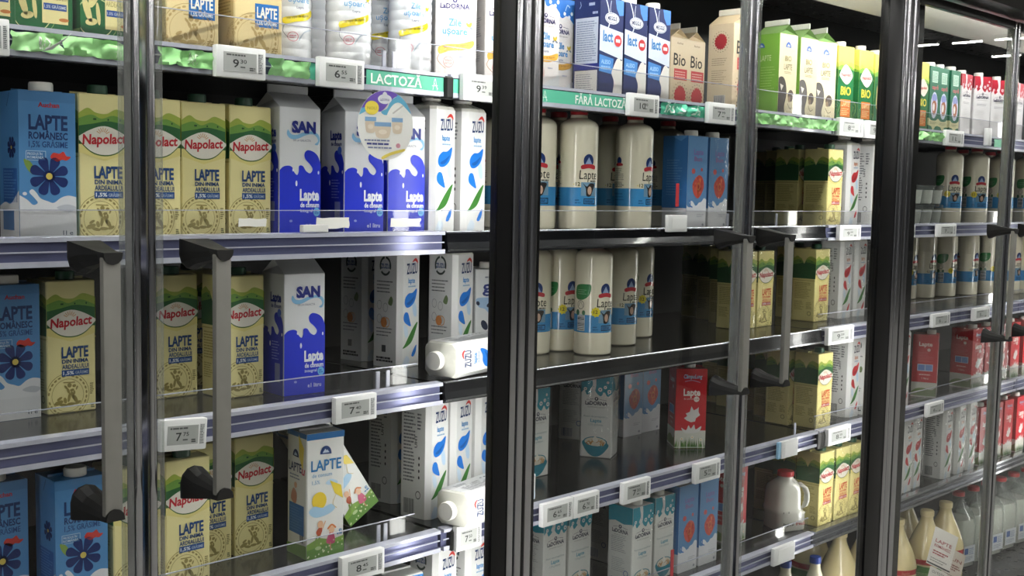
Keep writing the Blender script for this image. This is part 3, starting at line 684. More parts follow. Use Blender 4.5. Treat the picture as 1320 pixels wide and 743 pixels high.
def art_wrap(turn=0):
    """wrap-around label of the round white bottles (260 mm round, 230 mm tall)"""
    A = Art()
    A.r(0, 46, 262, 36, '#3a86bd', 1)
    for k in (0, 1):
        o = k*131+turn
        for w in (0, -262, 262):
            x = o+w
            A.e(x+30, 133, 12, 13, '#22386e', 3); A.p([(x+20, 124), (x+30, 140), (x+34, 133), (x+40, 124)], '#93a9cc', 4); A.blob([(x+14, 124), (x+30, 127), (x+46, 124), (x+45, 117), (x+30, 119), (x+15, 117)], '#b5343c', 5)
            A.t('Lapte', x+10, 98, 42, 17, '#2b2b2b', 4, -.002, .06); A.rows(x+34, 92, 18, 4, 1, '#4a4a4a', 3, .6, 3)
            A.p([(x+8+(11 if q % 2 else 8.5)*math.cos(R(q*20)), 88+(11 if q % 2 else 8.5)*math.sin(R(q*20))) for q in range(18)], '#dccb2c', 4); A.t('12', x+3, 85, 9, 7, '#4a4a22', 5, .02)
            A.r(x+14, 66, 36, 26, '#6d8fa8', 3); A.blob([(x+18, 90), (x+26, 84), (x+34, 90), (x+46, 88), (x+42, 78), (x+36, 66), (x+26, 66), (x+24, 80)], '#2e2a2a', 4); A.e(x+33, 76, 5, 8, '#b99a88', 5)
            A.r(x+20, 50, 30, 11, '#1f2c40', 3); A.r(x+21.5, 51.5, 27, 8, '#2f77ae', 4); A.rows(x+23, 53, 24, 5, 2, '#1f2c40', 5, .5, 4); A.rows(x+2, 50, 14, 10, 2, '#23608f', 3, .5, 6)
            if k == 0:
                x += 24
                A.blob([(x+68, 140), (x+96, 144), (x+104, 140), (x+100, 122), (x+84, 112), (x+66, 116)], '#2f7d44', 3); A.rows(x+72, 122, 24, 12, 3, '#86b58f', 4, .25, 3)
                A.ring(x+80, 102, 9, 9, 1.2, '#5d635d', 3); A.path([(x+74, 98), (x+80, 108), (x+86, 98)], 1, '#5d635d', 3); A.e(x+72, 86, 5, 6, '#3a6a46', 3); A.e(x+88, 86, 4, 5, '#3a6a46', 3); A.bars(x+72, 50, 18, 30, '#2a2f33', vert=True, seed=5)
            else:
                A.e(x+84, 138, 7, 8, '#22386e', 3); A.blob([(x+74, 132), (x+84, 134), (x+94, 132), (x+93, 128), (x+75, 128)], '#b5343c', 4); A.rows(x+70, 98, 28, 26, 7, '#8d8f86', 3, .35, 5); A.rows(x+66, 84, 36, 12, 4, '#6a6c66', 3, .5, 6)
                A.rows(x+70, 56, 30, 18, 3, '#2a6a9a', 3, .4, 7)
    return A
def art_ladorna_bottle(turn=0):
    A = Art()
    for w in (-245, 0, 245):
        x = w+turn
        A.p([(x, 232), (x, 178)]+[(x+q*12.25, 172+(8 if q % 2 else 0)) for q in range(21)]+[(x+245, 232)], '#3f86d0', 2)
        for k in (0, 1):
            y = x+k*122+30
            dorna(A, y+8, 142, 48)
            A.t('Zile', y, 114, 18, 10, '#6faad8', 4, .01); A.t('ușoare', y-12, 102, 38, 10, '#6faad8', 4, .01); butterfly(A, y+32, 112, 7, '#cdbb3c')
            A.t('Lapte', y+2, 92, 14, 4, '#7a7f90', 4); A.blob([(y-20, 76), (y, 80), (y+24, 88), (y+34, 92), (y+34, 82), (y+20, 74), (y, 70), (y-18, 66)], '#e3cf2e', 3); A.t('mai ușor de digerat', y-14, 74, 40, 3.6, '#5a5a3a', 5, .01, 0, 10)
            A.ring(y-4, 46, 9, 8, .9, '#d4607a', 4); A.rows(y-10, 43, 12, 6, 2, '#d4607a', 5, .4, 3); A.path([(y-18, 66), (y-20, 54), (y-12, 44)], 1, '#8a8f96', 3); A.path([(y+6, 40), (y+16, 54), (y+34, 60)], 2.5, '#b9c4d0', 3)
    return A

# ------------------------------------------------------------------ the store around the fridge
def struct(o): o['kind'] = 'structure'; return o
CEIL = 4.6
struct(MB().box(-9, 30, -16, 2.6, -0.06, 0, '#8f8d88').build('floor', M['floor']))
struct(MB().box(-9, 30, -16, 2.6, CEIL, CEIL+.06, '#2b2c2e').build('ceiling', M['ceiling']))
struct(MB().box(-9, 30, 2.4, 2.6, 0, CEIL, '#55565a').build('wall_back', M['wall']))
struct(MB().box(-9, 30, -16.1, -16, 0, CEIL, '#55565a').build('wall_front', M['wall']))
struct(MB().box(-9.1, -9, -16, 2.4, 0, CEIL, '#55565a').build('wall_left', M['wall']))
struct(MB().box(30, 30.1, -16, 2.4, 0, CEIL, '#55565a').build('wall_right', M['wall']))

# ceiling lamps: rows of tubes running away from the fridge
lamp0 = None
ORD = ['first', 'second', 'third', 'fourth', 'fifth', 'sixth', 'seventh', 'eighth', 'ninth', 'tenth']
ROWS = [(-3.0, -0.6, 1.7, 7, 'over the left end'), (1.5, -0.6, 1.7, 7, 'over the camera'), (6.0, -0.6, 1.7, 7, 'over the right end'), (10.5, -0.6, 1.7, 5, 'past the right end'),
        (22.6, -4.6, 0.86, 5, 'far down the aisle'), (25.2, -4.0, 0.86, 5, 'at the far aisle end')]
for lx, ly0, st, n, where in ROWS:
    for k in range(n):
        loc = (lx, ly0-st*k, CEIL-.0005)
        if lamp0 is None:
            r0 = empty('ceiling_lamp', loc)
            MB().box(-.07, .07, -.36, .36, -.07, 0, '#c9c6bd', .006).build('lamp_housing', M['whitepanel'], r0)
            MB().box(-.030, .030, -.34, .34, -.10, -.0702, '#ffffff', .010, 2).build('lamp_tube', M['ceilled'], r0)
            lamp0 = r0; o = r0
        else:
            o = copy_tree(lamp0); o.location = loc
            o.scale = (2.2, 2.1, 1) if st > 1 else (1.0, .84, 1)
        if o is lamp0: o.scale = (2.2, 2.1, 1)
        tag(o, f'white strip lamp on the store ceiling {where}, {ORD[k]} from the fridge', 'lamp', 'strip lamps on the store ceiling')

# ------------------------------------------------------------------ fridge cabinet
fr = empty('dairy_fridge', (0, YB, 0))
tag(fr, 'long black refrigerated wall cabinet with lit posts holding the milk', 'fridge')
X0, X1 = -0.05, 6.8
def fpart(name, mb, mat, parent=None, smooth=None):
    """fridge part given in world coordinates"""
    o = mb.build(name, mat, parent or fr, smooth)
    if parent is None:
        for v in o.data.vertices: v.co.y -= YB
    return o
fpart('back_panel', MB().box(X0, X1, YB, YB+.04, .12, 2.12), M['back'])
fpart('base_deck', MB().box(X0, X1, 1.36, YB, .10, .137, bev=.004), M['under'])
fpart('plinth', MB().box(X0, X1, 1.42, YB, .0, .098), M['post'])
fpart('roof_panel', MB().box(X0, X1, 1.30, YB, 2.08, 2.12), M['back'])
# header over the doors, sloping canopy panel above it
fpart('door_header', MB().prism([(1.255, 1.962), (1.40, 1.962), (1.40, 2.079), (1.235, 2.079), (1.235, 2.005)], X0, X1, 'x'), M['header'])
fpart('canopy_panel', MB().prism([(1.16, 2.0805), (1.299, 2.0805), (1.299, 2.34), (1.02, 2.34), (1.02, 2.26)], X0, X1, 'x'), M['canopy'])
fpart('header_trim', MB().box(X0, X1, 1.222, 1.2348, 2.02, 2.034, bev=.002), M['bright'])
fpart('lamp_housing', MB().prism([(1.45, 2.012), (1.62, 1.966), (1.66, 1.978), (1.66, 2.079), (1.45, 2.079)], X0, X1, 'x'), M['whitepanel'])
fpart('canopy_lamp', MB().box(X0, X1, 1.408, 1.436, 1.984, 1.999, bev=.005, seg=2), M['canopyled'])
fpart('air_grille', MB().box(X0, X1, 1.67, 2.0, 2.03, 2.045), M['under'])
POSTS = [(0.02, 0.10), (1.362, 1.436), (2.705, 2.842), (4.05, 4.24), (5.40, 5.62)]
for pa, pb in POSTS:
    p = fpart('door_post', MB().box(pa, pb, 1.348, 1.40, .138, 1.9615, bev=.003), M['post'])
    s_ = MB().box(pb-.038, pb-.004, 1.4004, 1.4095, .30, 1.94, bev=.003).build('light_strip', M['led'], p)
    for v in s_.data.vertices: v.co.y -= YB
fpart('end_panel', MB().box(X0-.03, X0, 1.36, YB, .0, 2.079), M['post'])
fpart('end_panel', MB().box(X1, X1+.03, 1.36, YB, .0, 2.079), M['post'])

# ------------------------------------------------------------------ shelves
SHNAME = ['top', 'second', 'third', 'fourth', 'fifth']
# front finish of each shelf: rail spans in world x for every module
RAILSPEC = {}
for s in range(5):
    for mi in range(4): RAILSPEC[s, mi] = 'rail'
for key in ((1, 1), (2, 1)): RAILSPEC[key] = 'dark'
RAILSPEC[4, 2] = 'metal'
RAILSPEC[4, 3] = 'metal'
def rail_parts(sh, x0, x1, zt, style):
    """price rail: upper lip, recessed face, lower lip; local y measured from the rail front"""
    h = .040
    if style == 'dark':
        MB().prism([(0.004, -.002), (0.012, 0), (0.018, 0), (0.018, -h), (0.006, -h), (0.0, -h+.006), (0.004, -.02)], x0, x1, 'x').build('bare_front', M['darkrail'], sh)
        MB().box(x0, x1, -.001, .004, -h+.004, -h+.0075).build('edge_strip', M['bright'], sh)
        MB().box(x0, x1, .003, .008, -.0035, 0.0, bev=.001).build('edge_strip', M['bright'], sh)
    else:
        MB().prism([(0.006, -.0065), (0.009, -.0075), (0.009, -h+.007), (0.006, -h+.006), (0.0165, -h+.004), (0.0165, -.004)], x0, x1, 'x').build('rail_face', M['rail' if style == 'rail' else 'metalrail'], sh)
        MB().prism([(0.0, -.006), (0.0, 0), (0.0175, .0015), (0.0175, -.003), (0.006, -.006)], x0, x1, 'x').build('rail_lip', M['lip' if style == 'rail' else 'bright'], sh)
        MB().prism([(0.0, -h), (0.0, -h+.008), (0.006, -h+.0065), (0.0175, -h+.004), (0.0175, -h)], x0, x1, 'x').build('rail_lip', M['lip' if style == 'rail' else 'bright'], sh)
        MB().box(x0, x1, 0.0018, 0.0045, -.0205, -.0185).build('rail_rib', M['lip' if style == 'rail' else 'bright'], sh)
def upstand(sh, x0, x1, h=.036):
    MB().box(x0, x1, .0185, .0205, -.002, h).build('clear_upstand', M['upstand'], sh)
    MB().box(x0, x1, .0183, .0207, h, h+.0014).build('upstand_edge', M['lip'], sh)
SHELF = {}
for s in range(5):
    for mi in range(4):
        x0, x1 = JOINT[mi]+.004, JOINT[mi+1]-.004
        sh = empty('fridge_shelf', (0, YR, RAILTOP[s]))
        SHELF[s, mi] = sh
        dep = YB-YR-.004
        MB().box(x0, x1, .0185, dep, -.024, -.004, bev=.0015).build('shelf_panel', M['shelf'], sh)
        MB().box(x0, x1, .0185, .05, -.040, -.0245, bev=.002).build('front_beam', M['under'], sh)
        for xx in (x0+.004, x1-.010):
            MB().prism([(.052, -.0245), (dep, -.0245), (dep, -.036), (.18, -.032), (.052, -.030)], xx, xx+.006, 'x').build('shelf_bracket', M['under'], sh)
        rail_parts(sh, x0, x1, RAILTOP[s], RAILSPEC[s, mi])
        if not (RAILSPEC[s, mi] != 'rail') and s > 0:
            if (s, mi) != (3, 1): upstand(sh, x0, 1.334 if (mi == 0 and s in (2, 3)) else x1)
        elif s == 0: upstand(sh, x0, x1, .05)
        elif s == 1 and mi == 1: upstand(sh, x0, x1)
        place_ = ['left behind doors one and two', 'middle, behind doors three and four', 'right, behind doors five and six', 'at the far right edge'][mi]
        look = {'rail': 'with blue-grey price rail', 'dark': 'with bare black front', 'metal': 'with bare metal front'}[RAILSPEC[s, mi]]
        tag(sh, f'black {SHNAME[s]} shelf {look}, {place_}', 'shelf', 'fridge shelves')

# clear end clips standing at shelf joints
clip0 = None
for (s, px, dx) in ((2, 484, 'left'), (2, 497, 'right'), (3, 485, 'left'), (3, 494, 'right'), (0, 492, 'left'), (0, 505, 'right'), (1, 998, 'right'), (1, 935, 'left'), (3, 1022, 'far right')):
    x = x_at(px, YR+.03, RAILTOP[s]+.018)
    o = MB().box(-.0045, .0045, 0, .003, 0, .034, bev=.001).build('divider_clip', M['lip']) if clip0 is None else clip0.copy()
    if clip0 is not None: COL.objects.link(o)
    clip0 = clip0 or o
    o.location = (x, YR+.0225, RAILTOP[s]-.0035)
    tag(o, f'small clear plastic divider clip behind the {SHNAME[s]} shelf rail, {dx} one', 'clip', f'divider clips on the {SHNAME[s]} shelf')

# ------------------------------------------------------------------ glass doors
ZD0, ZD1 = 0.15, 1.955
HANDLE = {}
def make_door(x0, x1, hx, ordinal, border=.035, hxx=0):
    """x0..x1 along the front; hx = 1 when the handle edge is at x1, else at x0"""
    d = empty('glass_door', ((x0 if hx == 1 else x1), YD, ZD0))
    ox = d.location.x
    L = lambda x: x-ox
    H = ZD1-ZD0
    e0, e1 = (L(x1), -1) if hx == 1 else (L(x0), 1)          # handle edge and the inward direction
    g0, g1 = (L(x0), 1) if hx == 1 else (L(x1), -1)          # hinge edge
    def bar(name, a, b, ya, yb, mat, z0=0, z1=H, bev=.002, dirn=1, org=0):
        xa, xb = sorted((org+dirn*a, org+dirn*b))
        return MB().box(xa, xb, ya, yb, z0, z1, bev=min(bev, (xb-xa)*.45), seg=3).build(name, mat, d, smooth=40)
    hw = border+.0155 if hx == 0 else border
    gx0, gx1 = sorted((e0+e1*.0225, g0+g1*hw))
    MB().box(gx0, gx1, 0.0, .004, .0245, H-.0245).build('glass_pane', M['glass'], d)
    bar('clear_edge', .0125, .0220, -.004, .014, M['acrylic'], 0, H, .002, e1, e0)
    bar('edge_profile', .0015, .0115, -.006, .020, M['chrome'], 0, H, .0048, e1, e0)
    bar('edge_gasket', .0118, .0124, -.002, .016, M['gasket'], 0, H, 0, e1, e0)
    if hx == 1:   # hinge edge at the left: bright profile
        bar('hinge_profile', .001, border*.42, -.006, .012, M['chrome'], 0, H, .007, g1, g0)
        bar('hinge_gasket', border*.42+.0005, border*.55, -.004, .012, M['gasket'], 0, H, .001, g1, g0)
        bar('hinge_profile', border*.55+.0005, border-.0005, -.005, .012, M['chrome'], 0, H, .006, g1, g0)
    else:         # hinge edge at the right: black border, then a dark glossy strip
        bar('hinge_border', .0155, border+.015, -.003, .012, M['post'], 0, H, .001, g1, g0)
        bar('hinge_profile', .001, .015, -.006, .012, M['chrome'], 0, H, .003, g1, g0)
    xa, xb = sorted((e0+e1*.0225, g0+g1*hw))
    MB().box(xa, xb, -.004, .012, 0, .024, bev=.002).build('bottom_rail', M['header'], d)
    MB().box(xa, xb, -.004, .012, H-.024, H, bev=.002).build('top_rail', M['header'], d)
    # handle: flat grey bar held off the glass by two black brackets
    hc = L(hxx)
    zt, zb = 1.379-ZD0, 1.043-ZD0
    h = MB().box(-.0108, .0108, -.074, -.064, zb+.013, zt-.014, bev=.002, seg=2).build('handle', M['handle'], d, smooth=40)
    h.location = (hc, 0, 0)
    for top, zc in ((1, zt), (0, zb)):
        s_ = 1 if top else -1
        mb = MB(); b = bmesh.new()
        sec = [(-.0008, .020, .040, 0), (-.005, .020, .040, 0), (-.022, .0175, .030, .003), (-.045, .014, .021, .007), (-.060, .0118, .015, .0095), (-.0775, .0115, .014, .0105)]
        rings = []
        for (yy, wx, hz, dz) in sec:
            flat = zc-s_*dz                      # flat outer face, the other side is rounded
            ring = [(-wx, yy, flat), (wx, yy, flat)]
            rr_ = min(wx, hz*.8)
            ring += [(wx*math.cos(R(a)), yy, flat-s_*(hz-rr_*(1-math.sin(R(a))))) for a in (0, 30, 60, 90, 120, 150, 180)]
            rings.append(ring)
        n = len(rings[0]); v = [p for r_ in rings for p in r_]
        f = [(i*n+k, i*n+(k+1) % n, (i+1)*n+(k+1) % n, (i+1)*n+k) for i in range(len(rings)-1) for k in range(n)]
        f += [tuple(range(n)), tuple(range((len(rings)-1)*n, len(rings)*n))[::-1]]
        mb.add(v, f, '#171716').build('bracket', M['bracket'], h)
    tag(d, f'{ordinal} with a grey bar handle and clear edge on its {"right" if hx == 1 else "left"} side', 'door', 'glass doors of the fridge')
    return d
DOORS = [(.014, .693, 1, 'leftmost full-height glass fridge door', .04, .619), (.700, 1.360, 0, 'second full-height glass door from the left', .035, .765),
         (1.364, 2.028, 1, 'third full-height glass door, before the round bottles', .042, 1.940), (2.038, 2.700, 0, 'fourth full-height glass door from the left', .074, 2.092),
         (2.704, 3.376, 1, 'fifth full-height glass door from the left', .062, 3.268), (3.388, 4.044, 0, 'sixth glass door at the right edge of the photo', .05, 3.49)]
for a in DOORS: make_door(*a)

# ------------------------------------------------------------------ packs
def faces_fn(W, D):
    """surfaces of an upright carton whose front-left-bottom corner is the origin"""
    return {'front': lambda u, v, l: (u, -l-.0002, v), 'left': lambda u, v, l: (-l-.0002, D-u, v),
            'right': lambda u, v, l: (W+l+.0002, u, v), 'back': lambda u, v, l: (W-u, D+l+.0002, v)}
def cap_mesh(parent, x, y, z, r, h, mat, name='screw_cap'):
    MB().lathe([(r*.9, z), (r, z+.001), (r, z+h*.8), (r*.93, z+h)], 22, '#ffffff', x, y).build(name, mat, parent, smooth=35)
def brik(W, H, D, base, arts, cap=None, capr=.014, capx=None, capy=None, top=None):
    W, H, D = W/1000, H/1000, D/1000
    r0 = empty('milk_carton')
    mb = MB().box(0, W, 0, D, 0, H, base, .0018)
    fn = faces_fn(W, D)
    for side, A in arts.items():
        w = (W if side in ('front', 'back') else D)
        A.place(mb, w*1000, 200, lambda u, v, l, q=fn[side]: q(u, v*H/.2, l))
    # folded ears on both sides and the seam across the top
    for x, s in ((0, -1), (W, 1)):
        mb.prism([(D*.12, H-.002), (D*.88, H-.002), (D*.5, H-.036)], x+s*.0002, x+s*.0022, 'x', base) if s > 0 else None
    mb.box(0.004, W-.004, D*.5-.001, D*.5+.001, H, H+.0035, base)
    mb.build('carton_body', M['carton'], r0)
    if cap: cap_mesh(r0, capx if capx is not None else W/2, capy if capy is not None else D*.3, H+.0002, capr, .013, M[cap])
    return r0
def gable(W, H, D, base, arts, axis, roof='#d9d9dc', rise=28, fin=16, cap=None, fincol=None, sv=1.0):
    W, H, D, rise, fin = W/1000, H/1000, D/1000, rise/1000, fin/1000
    r0 = empty('gable_carton')
    mb = MB().box(0, W, 0, D, 0, H, base, .0012)
    fn = faces_fn(W, D)
    for side, A in arts.items(): A.place(mb, (W if side in ('front', 'back') else D)*1000, H*1000/sv, lambda u, v, l, q=fn[side]: q(u, v*sv, l))
    mb.build('carton_body', M['carton'], r0)
    t = MB(); e = .0008
    if axis == 'x':
        v = [(e, e, H), (W-e, e, H), (W-e, D-e, H), (e, D-e, H), (e, D/2, H+rise), (W-e, D/2, H+rise), (W*.16, D/2, H+rise*.55), (W*.84, D/2, H+rise*.55)]
        t.add(v, [(0, 1, 5, 4), (2, 3, 4, 5), (0, 4, 6), (3, 6, 4), (0, 6, 3), (1, 7, 5), (2, 5, 7), (1, 2, 7), (0, 3, 2, 1)], roof)
    else:
        v = [(e, e, H), (W-e, e, H), (W-e, D-e, H), (e, D-e, H), (W/2, e, H+rise), (W/2, D-e, H+rise), (W/2, D*.16, H+rise*.55), (W/2, D*.84, H+rise*.55)]
        t.add(v, [(0, 4, 5, 3), (1, 2, 5, 4), (0, 6, 4), (1, 4, 6), (0, 1, 6), (2, 7, 5), (3, 5, 7), (2, 3, 7), (0, 3, 2, 1)], roof)
    t.build('gable_roof', M['carton'], r0)
    f = MB()
    if axis == 'x': f.box(.001, W-.001, D/2-.0016, D/2+.0016, H+rise+.0002, H+rise+fin, fincol or roof, .0006)
    else: f.box(W/2-.0016, W/2+.0016, .001, D-.001, H+rise+.0002, H+rise+fin, fincol or roof, .0006)
    f.build('top_fin', M['carton'], r0)
    return r0
def dropcarton(arts, base='#e2e2e2', W=66, H=222, D=76, ch=9):
    W, H, D, ch = W/1000, H/1000, D/1000, ch/1000
    r0 = empty('milk_carton')
    def octo(i): return [(ch+i, i), (W-ch-i, i), (W-i, ch+i), (W-i, D-ch-i), (W-ch-i, D-i), (ch+i, D-i), (i, D-ch-i), (i, ch+i)]
    mb = MB().prism(octo(0), 0, H, 'z', base)
    sW, sD = (W-2*ch)/W, (D-2*ch)/D
    fn = {'front': lambda u, v, l: (ch+u*sW, -l-.0002, v), 'left': lambda u, v, l: (-l-.0002, D-ch-u*sD, v),
          'right': lambda u, v, l: (W+l+.0002, ch+u*sD, v), 'back': lambda u, v, l: (W-ch-u*sW, D+l+.0002, v)}
    for side, A in arts.items(): A.place(mb, 66, 196, lambda u, v, l, q=fn[side]: q(u*(1 if side in ('front', 'back') else D/W), v*H/.196, l))
    mb.build('carton_body', M['carton'], r0)
    lid = MB(); a = octo(.0006); b = octo(.003); c = octo(.017)
    v = [(x, y, H+.0002) for x, y in a]+[(x, y, H+.006) for x, y in b]+[(W/2+(x-W/2)*.62, D/2+(y-D/2)*.62, H+.016) for x, y in c]
    lid.add(v, [(i, (i+1) % 8, 8+(i+1) % 8, 8+i) for i in range(8)]+[(8+i, 8+(i+1) % 8, 16+(i+1) % 8, 16+i) for i in range(8)]+[tuple(range(7, -1, -1)), tuple(range(16, 24))], '#dddddd')
    lid.build('plastic_shoulder', M['milkplastic'], r0, smooth=30)
    cap_mesh(r0, W/2, D/2, H+.0162, .0175, .013, M['white'])
    return r0
def on_round(prof, turn=0.0):
    """wrap surface around a lathe profile [(r, z)]"""
    def rad(z):
        for (r0_, z0), (r1_, z1) in zip(prof, prof[1:]):
            if z0 <= z <= z1: return r0_+(r1_-r0_)*(z-z0)/max(1e-6, z1-z0)
        return prof[-1][0]
    Rm = max(p[0] for p in prof)
    def fn(u, v, l):
        a = turn+u/Rm; q = rad(v)+l+.0003
        return (q*math.cos(a), q*math.sin(a), v)
    return fn
def round_bottle(A, base='#e2dcc6', r=.0415, h=.211, turn=0.0, cap='red', circ=261):
    r0 = empty('milk_bottle')
    prof = [(r*.90, 0), (r*.985, .003), (r, .010), (r, .100), (r, h), (r*.97, h+.006), (r*.85, h+.012), (r*.62, h+.017), (r*.45, h+.020), (r*.42, h+.026)]
    mb = MB().lathe(prof, 40, base)
    q_ = on_round([p for p in prof if p[1] <= h+.003], turn)
    A.place(mb, circ, 200, lambda u, v, l: q_(u, v*1.07, l), cutu=6.5)
    mb.build('bottle_body', M['plastic'], r0, smooth=35)
    cap_mesh(r0, 0, 0, h+.0262, .0185, .012, M[cap])
    return r0
def ribbed_bottle(A, turn=0.0, r=.039, h=.215):
    r0 = empty('milk_bottle')
    prof = [(r*.9, 0), (r*.99, .004)]
    z = .010
    while z < .150:
        prof += [(r*.975, z), (r, z+.004), (r, z+.012), (r*.975, z+.016)]; z += .017
    prof += [(r, .152), (r, h), (r*.8, h+.014), (r*.5, h+.026), (r*.45, h+.032)]
    mb = MB().lathe(prof, 40, '#e4e6ea')
    A.place(mb, 245, 230, on_round([p for p in prof if p[1] <= h], turn), cutu=6.2, cutv=[p[1]*1000 for p in prof if .01 < p[1] < .151])
    mb.build('bottle_body', M['plastic'], r0, smooth=35)
    cap_mesh(r0, 0, 0, h+.0322, .019, .012, M['blue'])
    return r0
def handle_jug(cap='red', scale=1.0, print_=True):
    """small milk jug: square shoulders, a handle through the right upper corner"""
    r0 = empty('milk_jug'); k = scale
    secs = [(0, .041, .041), (.004, .045, .045), (.045, .045, .045), (.049, .0475, .047), (.058, .0475, .047), (.064, .045, .045), (.100, .044, .044), (.118, .040, .040), (.130, .030, .030), (.137, .022, .022), (.143, .020, .020)]
    v = []; f = []; n = 32
    for z, a, b in secs:
        e = .42 if z < .12 else .42+.58*min(1, (z-.12)/.02)
        for q in range(n):
            t = 2*math.pi*q/n; c, s_ = math.cos(t), math.sin(t)
            x = a*math.copysign(abs(c)**e, c); y = b*math.copysign(abs(s_)**e, s_)
            if .052 < z < .129 and x > .018 and y < -.0: x = .018+(x-.018)*.30     # hollow behind the handle
            v.append((x*k, y*k, z*k))
    for i in range(len(secs)-1):
        for q in range(n): f.append((i*n+q, i*n+(q+1) % n, (i+1)*n+(q+1) % n, (i+1)*n+q))
    f += [tuple(range(n))[::-1], tuple((len(secs)-1)*n+q for q in range(n))]
    mb = MB().add(v, f, '#dad9cf')
    if print_:
        A = Art(); A.t('lapte', 8, 6, 34, 9, '#3a3b3a', 2, .02, .1); A.t('fresh', 48, 6, 30, 9, '#b3363c', 2, .02, .1); A.t('1 l', 6, 40, 20, 5, '#8a8a84', 2)
        A.place(mb, 84, 60, lambda u, w, l: (-.042+u*.98, -.0455-l-.0022, w+.012))
    mb.build('jug_body', M['plastic'], r0, smooth=50)
    hb = MB(); pts = [(.026, -.024, .124), (.040, -.034, .116), (.0455, -.036, .100), (.0455, -.036, .080), (.042, -.034, .066), (.030, -.030, .058)]
    vv = []; ff = []
    for i, p in enumerate(pts):
        for q in range(10):
            t = 2*math.pi*q/10; rr_ = .0085
            vv.append(((p[0]+rr_*.9*math.cos(t))*k, (p[1]+rr_*math.sin(t))*k, (p[2]+(rr_*.6*math.cos(t) if i in (0, 5) else 0))*k))
    for i in range(len(pts)-1):
        for q in range(10): ff.append((i*10+q, i*10+(q+1) % 10, (i+1)*10+(q+1) % 10, (i+1)*10+q))
    ff += [tuple(range(10)), tuple(range(50, 60))]
    hb.add(vv, ff, '#dcdbd0').build('jug_handle', M['milkplastic'], r0, smooth=60)
    cap_mesh(r0, 0, 0, .1432*k, .0225*k, .014*k, M[cap])
    return r0
def cone_bottle(cap='cream', band='#b3262e', h=.30, r=.062, base='#dccb9a'):
    r0 = empty('milk_bottle')
    prof = [(r*.93, 0), (r, .006), (r, .186), (r*.96, .200), (r*.74, .238), (r*.50, .270), (r*.36, .290), (r*.31, .300), (r*.31, .310)]
    mb = MB().lathe(prof, 36, base)
    A = Art(); c = 2*math.pi*r*1000
    A.r(0, 168, c, 16, band, 1); A.p([(0, 110), (c, 110), (c, 164), (c*.75, 158), (c*.5, 164), (c*.25, 158), (0, 164)], '#4f8a3c', 1)
    for q in range(5): A.t('lapte', q*c/5+8, 171, 26, 8, '#c96a5a', 2, .02)
    A.rows(0, 130, c, 14, 3, '#9fbf7a', 2, .4, 3)
    A.place(mb, c, 240, on_round([p for p in prof if p[1] <= .187]), cutu=9)
    mb.build('bottle_body', M['plastic'], r0, smooth=40)
    cap_mesh(r0, 0, 0, .3102, r*.34, .018, M[cap])
    return r0
def clear_jug(cap='red'):
    """tall see-through jug filled with milk"""
    r0 = empty('milk_jug')
    def sec(z, a, e): return [(a*math.copysign(abs(math.cos(t))**e, math.cos(t)), a*math.copysign(abs(math.sin(t))**e, math.sin(t)), z) for t in (2*math.pi*q/28 for q in range(28))]
    def shell(secs, col, name, mat):
        v = []; n = 28
        for s_ in secs: v += sec(*s_)
        f = [(i*n+q, i*n+(q+1) % n, (i+1)*n+(q+1) % n, (i+1)*n+q) for i in range(len(secs)-1) for q in range(n)]
        f += [tuple(range(n))[::-1], tuple((len(secs)-1)*n+q for q in range(n))]
        return MB().add(v, f, col).build(name, mat, r0, smooth=50)
    shell([(0.0015, .046, .45), (.006, .050, .45), (.150, .050, .45), (.172, .046, .5)], '#d9d8cc', 'milk_fill', M['plastic'])
    shell([(0, .048, .45), (.004, .0525, .45), (.168, .0525, .45), (.200, .042, .6), (.222, .026, .9), (.235, .019, 1), (.250, .019, 1)], '#ffffff', 'bottle_shell', M['pet'])
    mb = MB(); A = Art(); A.r(0, 0, 70, 60, '#c9ced2', 1); A.r(8, 30, 22, 22, '#3f5f9a', 2); A.rows(34, 26, 30, 26, 4, '#7f8fae', 2, .5, 3); A.rows(6, 6, 56, 16, 3, '#8a94a6', 2, .4, 4)
    A.place(mb, 70, 60, lambda u, w, l: (-.035+u, -.0532-l, w+.02)); mb.build('label', M['paper'], r0)
    cap_mesh(r0, 0, 0, .2502, .0215, .015, M[cap])
    return r0
def cup_stack():
    """small clear cups with foil lids, stacked two high: one cup"""
    r0 = empty('yoghurt_cup')
    MB().lathe([(.024, 0), (.026, .004), (.031, .052), (.033, .054), (.033, .057)], 22, '#7d8a80').build('cup', M['pet'], r0, smooth=40)
    MB().lathe([(.022, .002), (.0235, .006), (.028, .044)], 18, '#b9bcb0').build('filling', M['milkplastic'], r0, smooth=40)
    MB().lathe([(.034, .0572), (.034, .0585), (.030, .0592)], 22, '#a9aeb0').build('lid', M['chrome'], r0)
    return r0
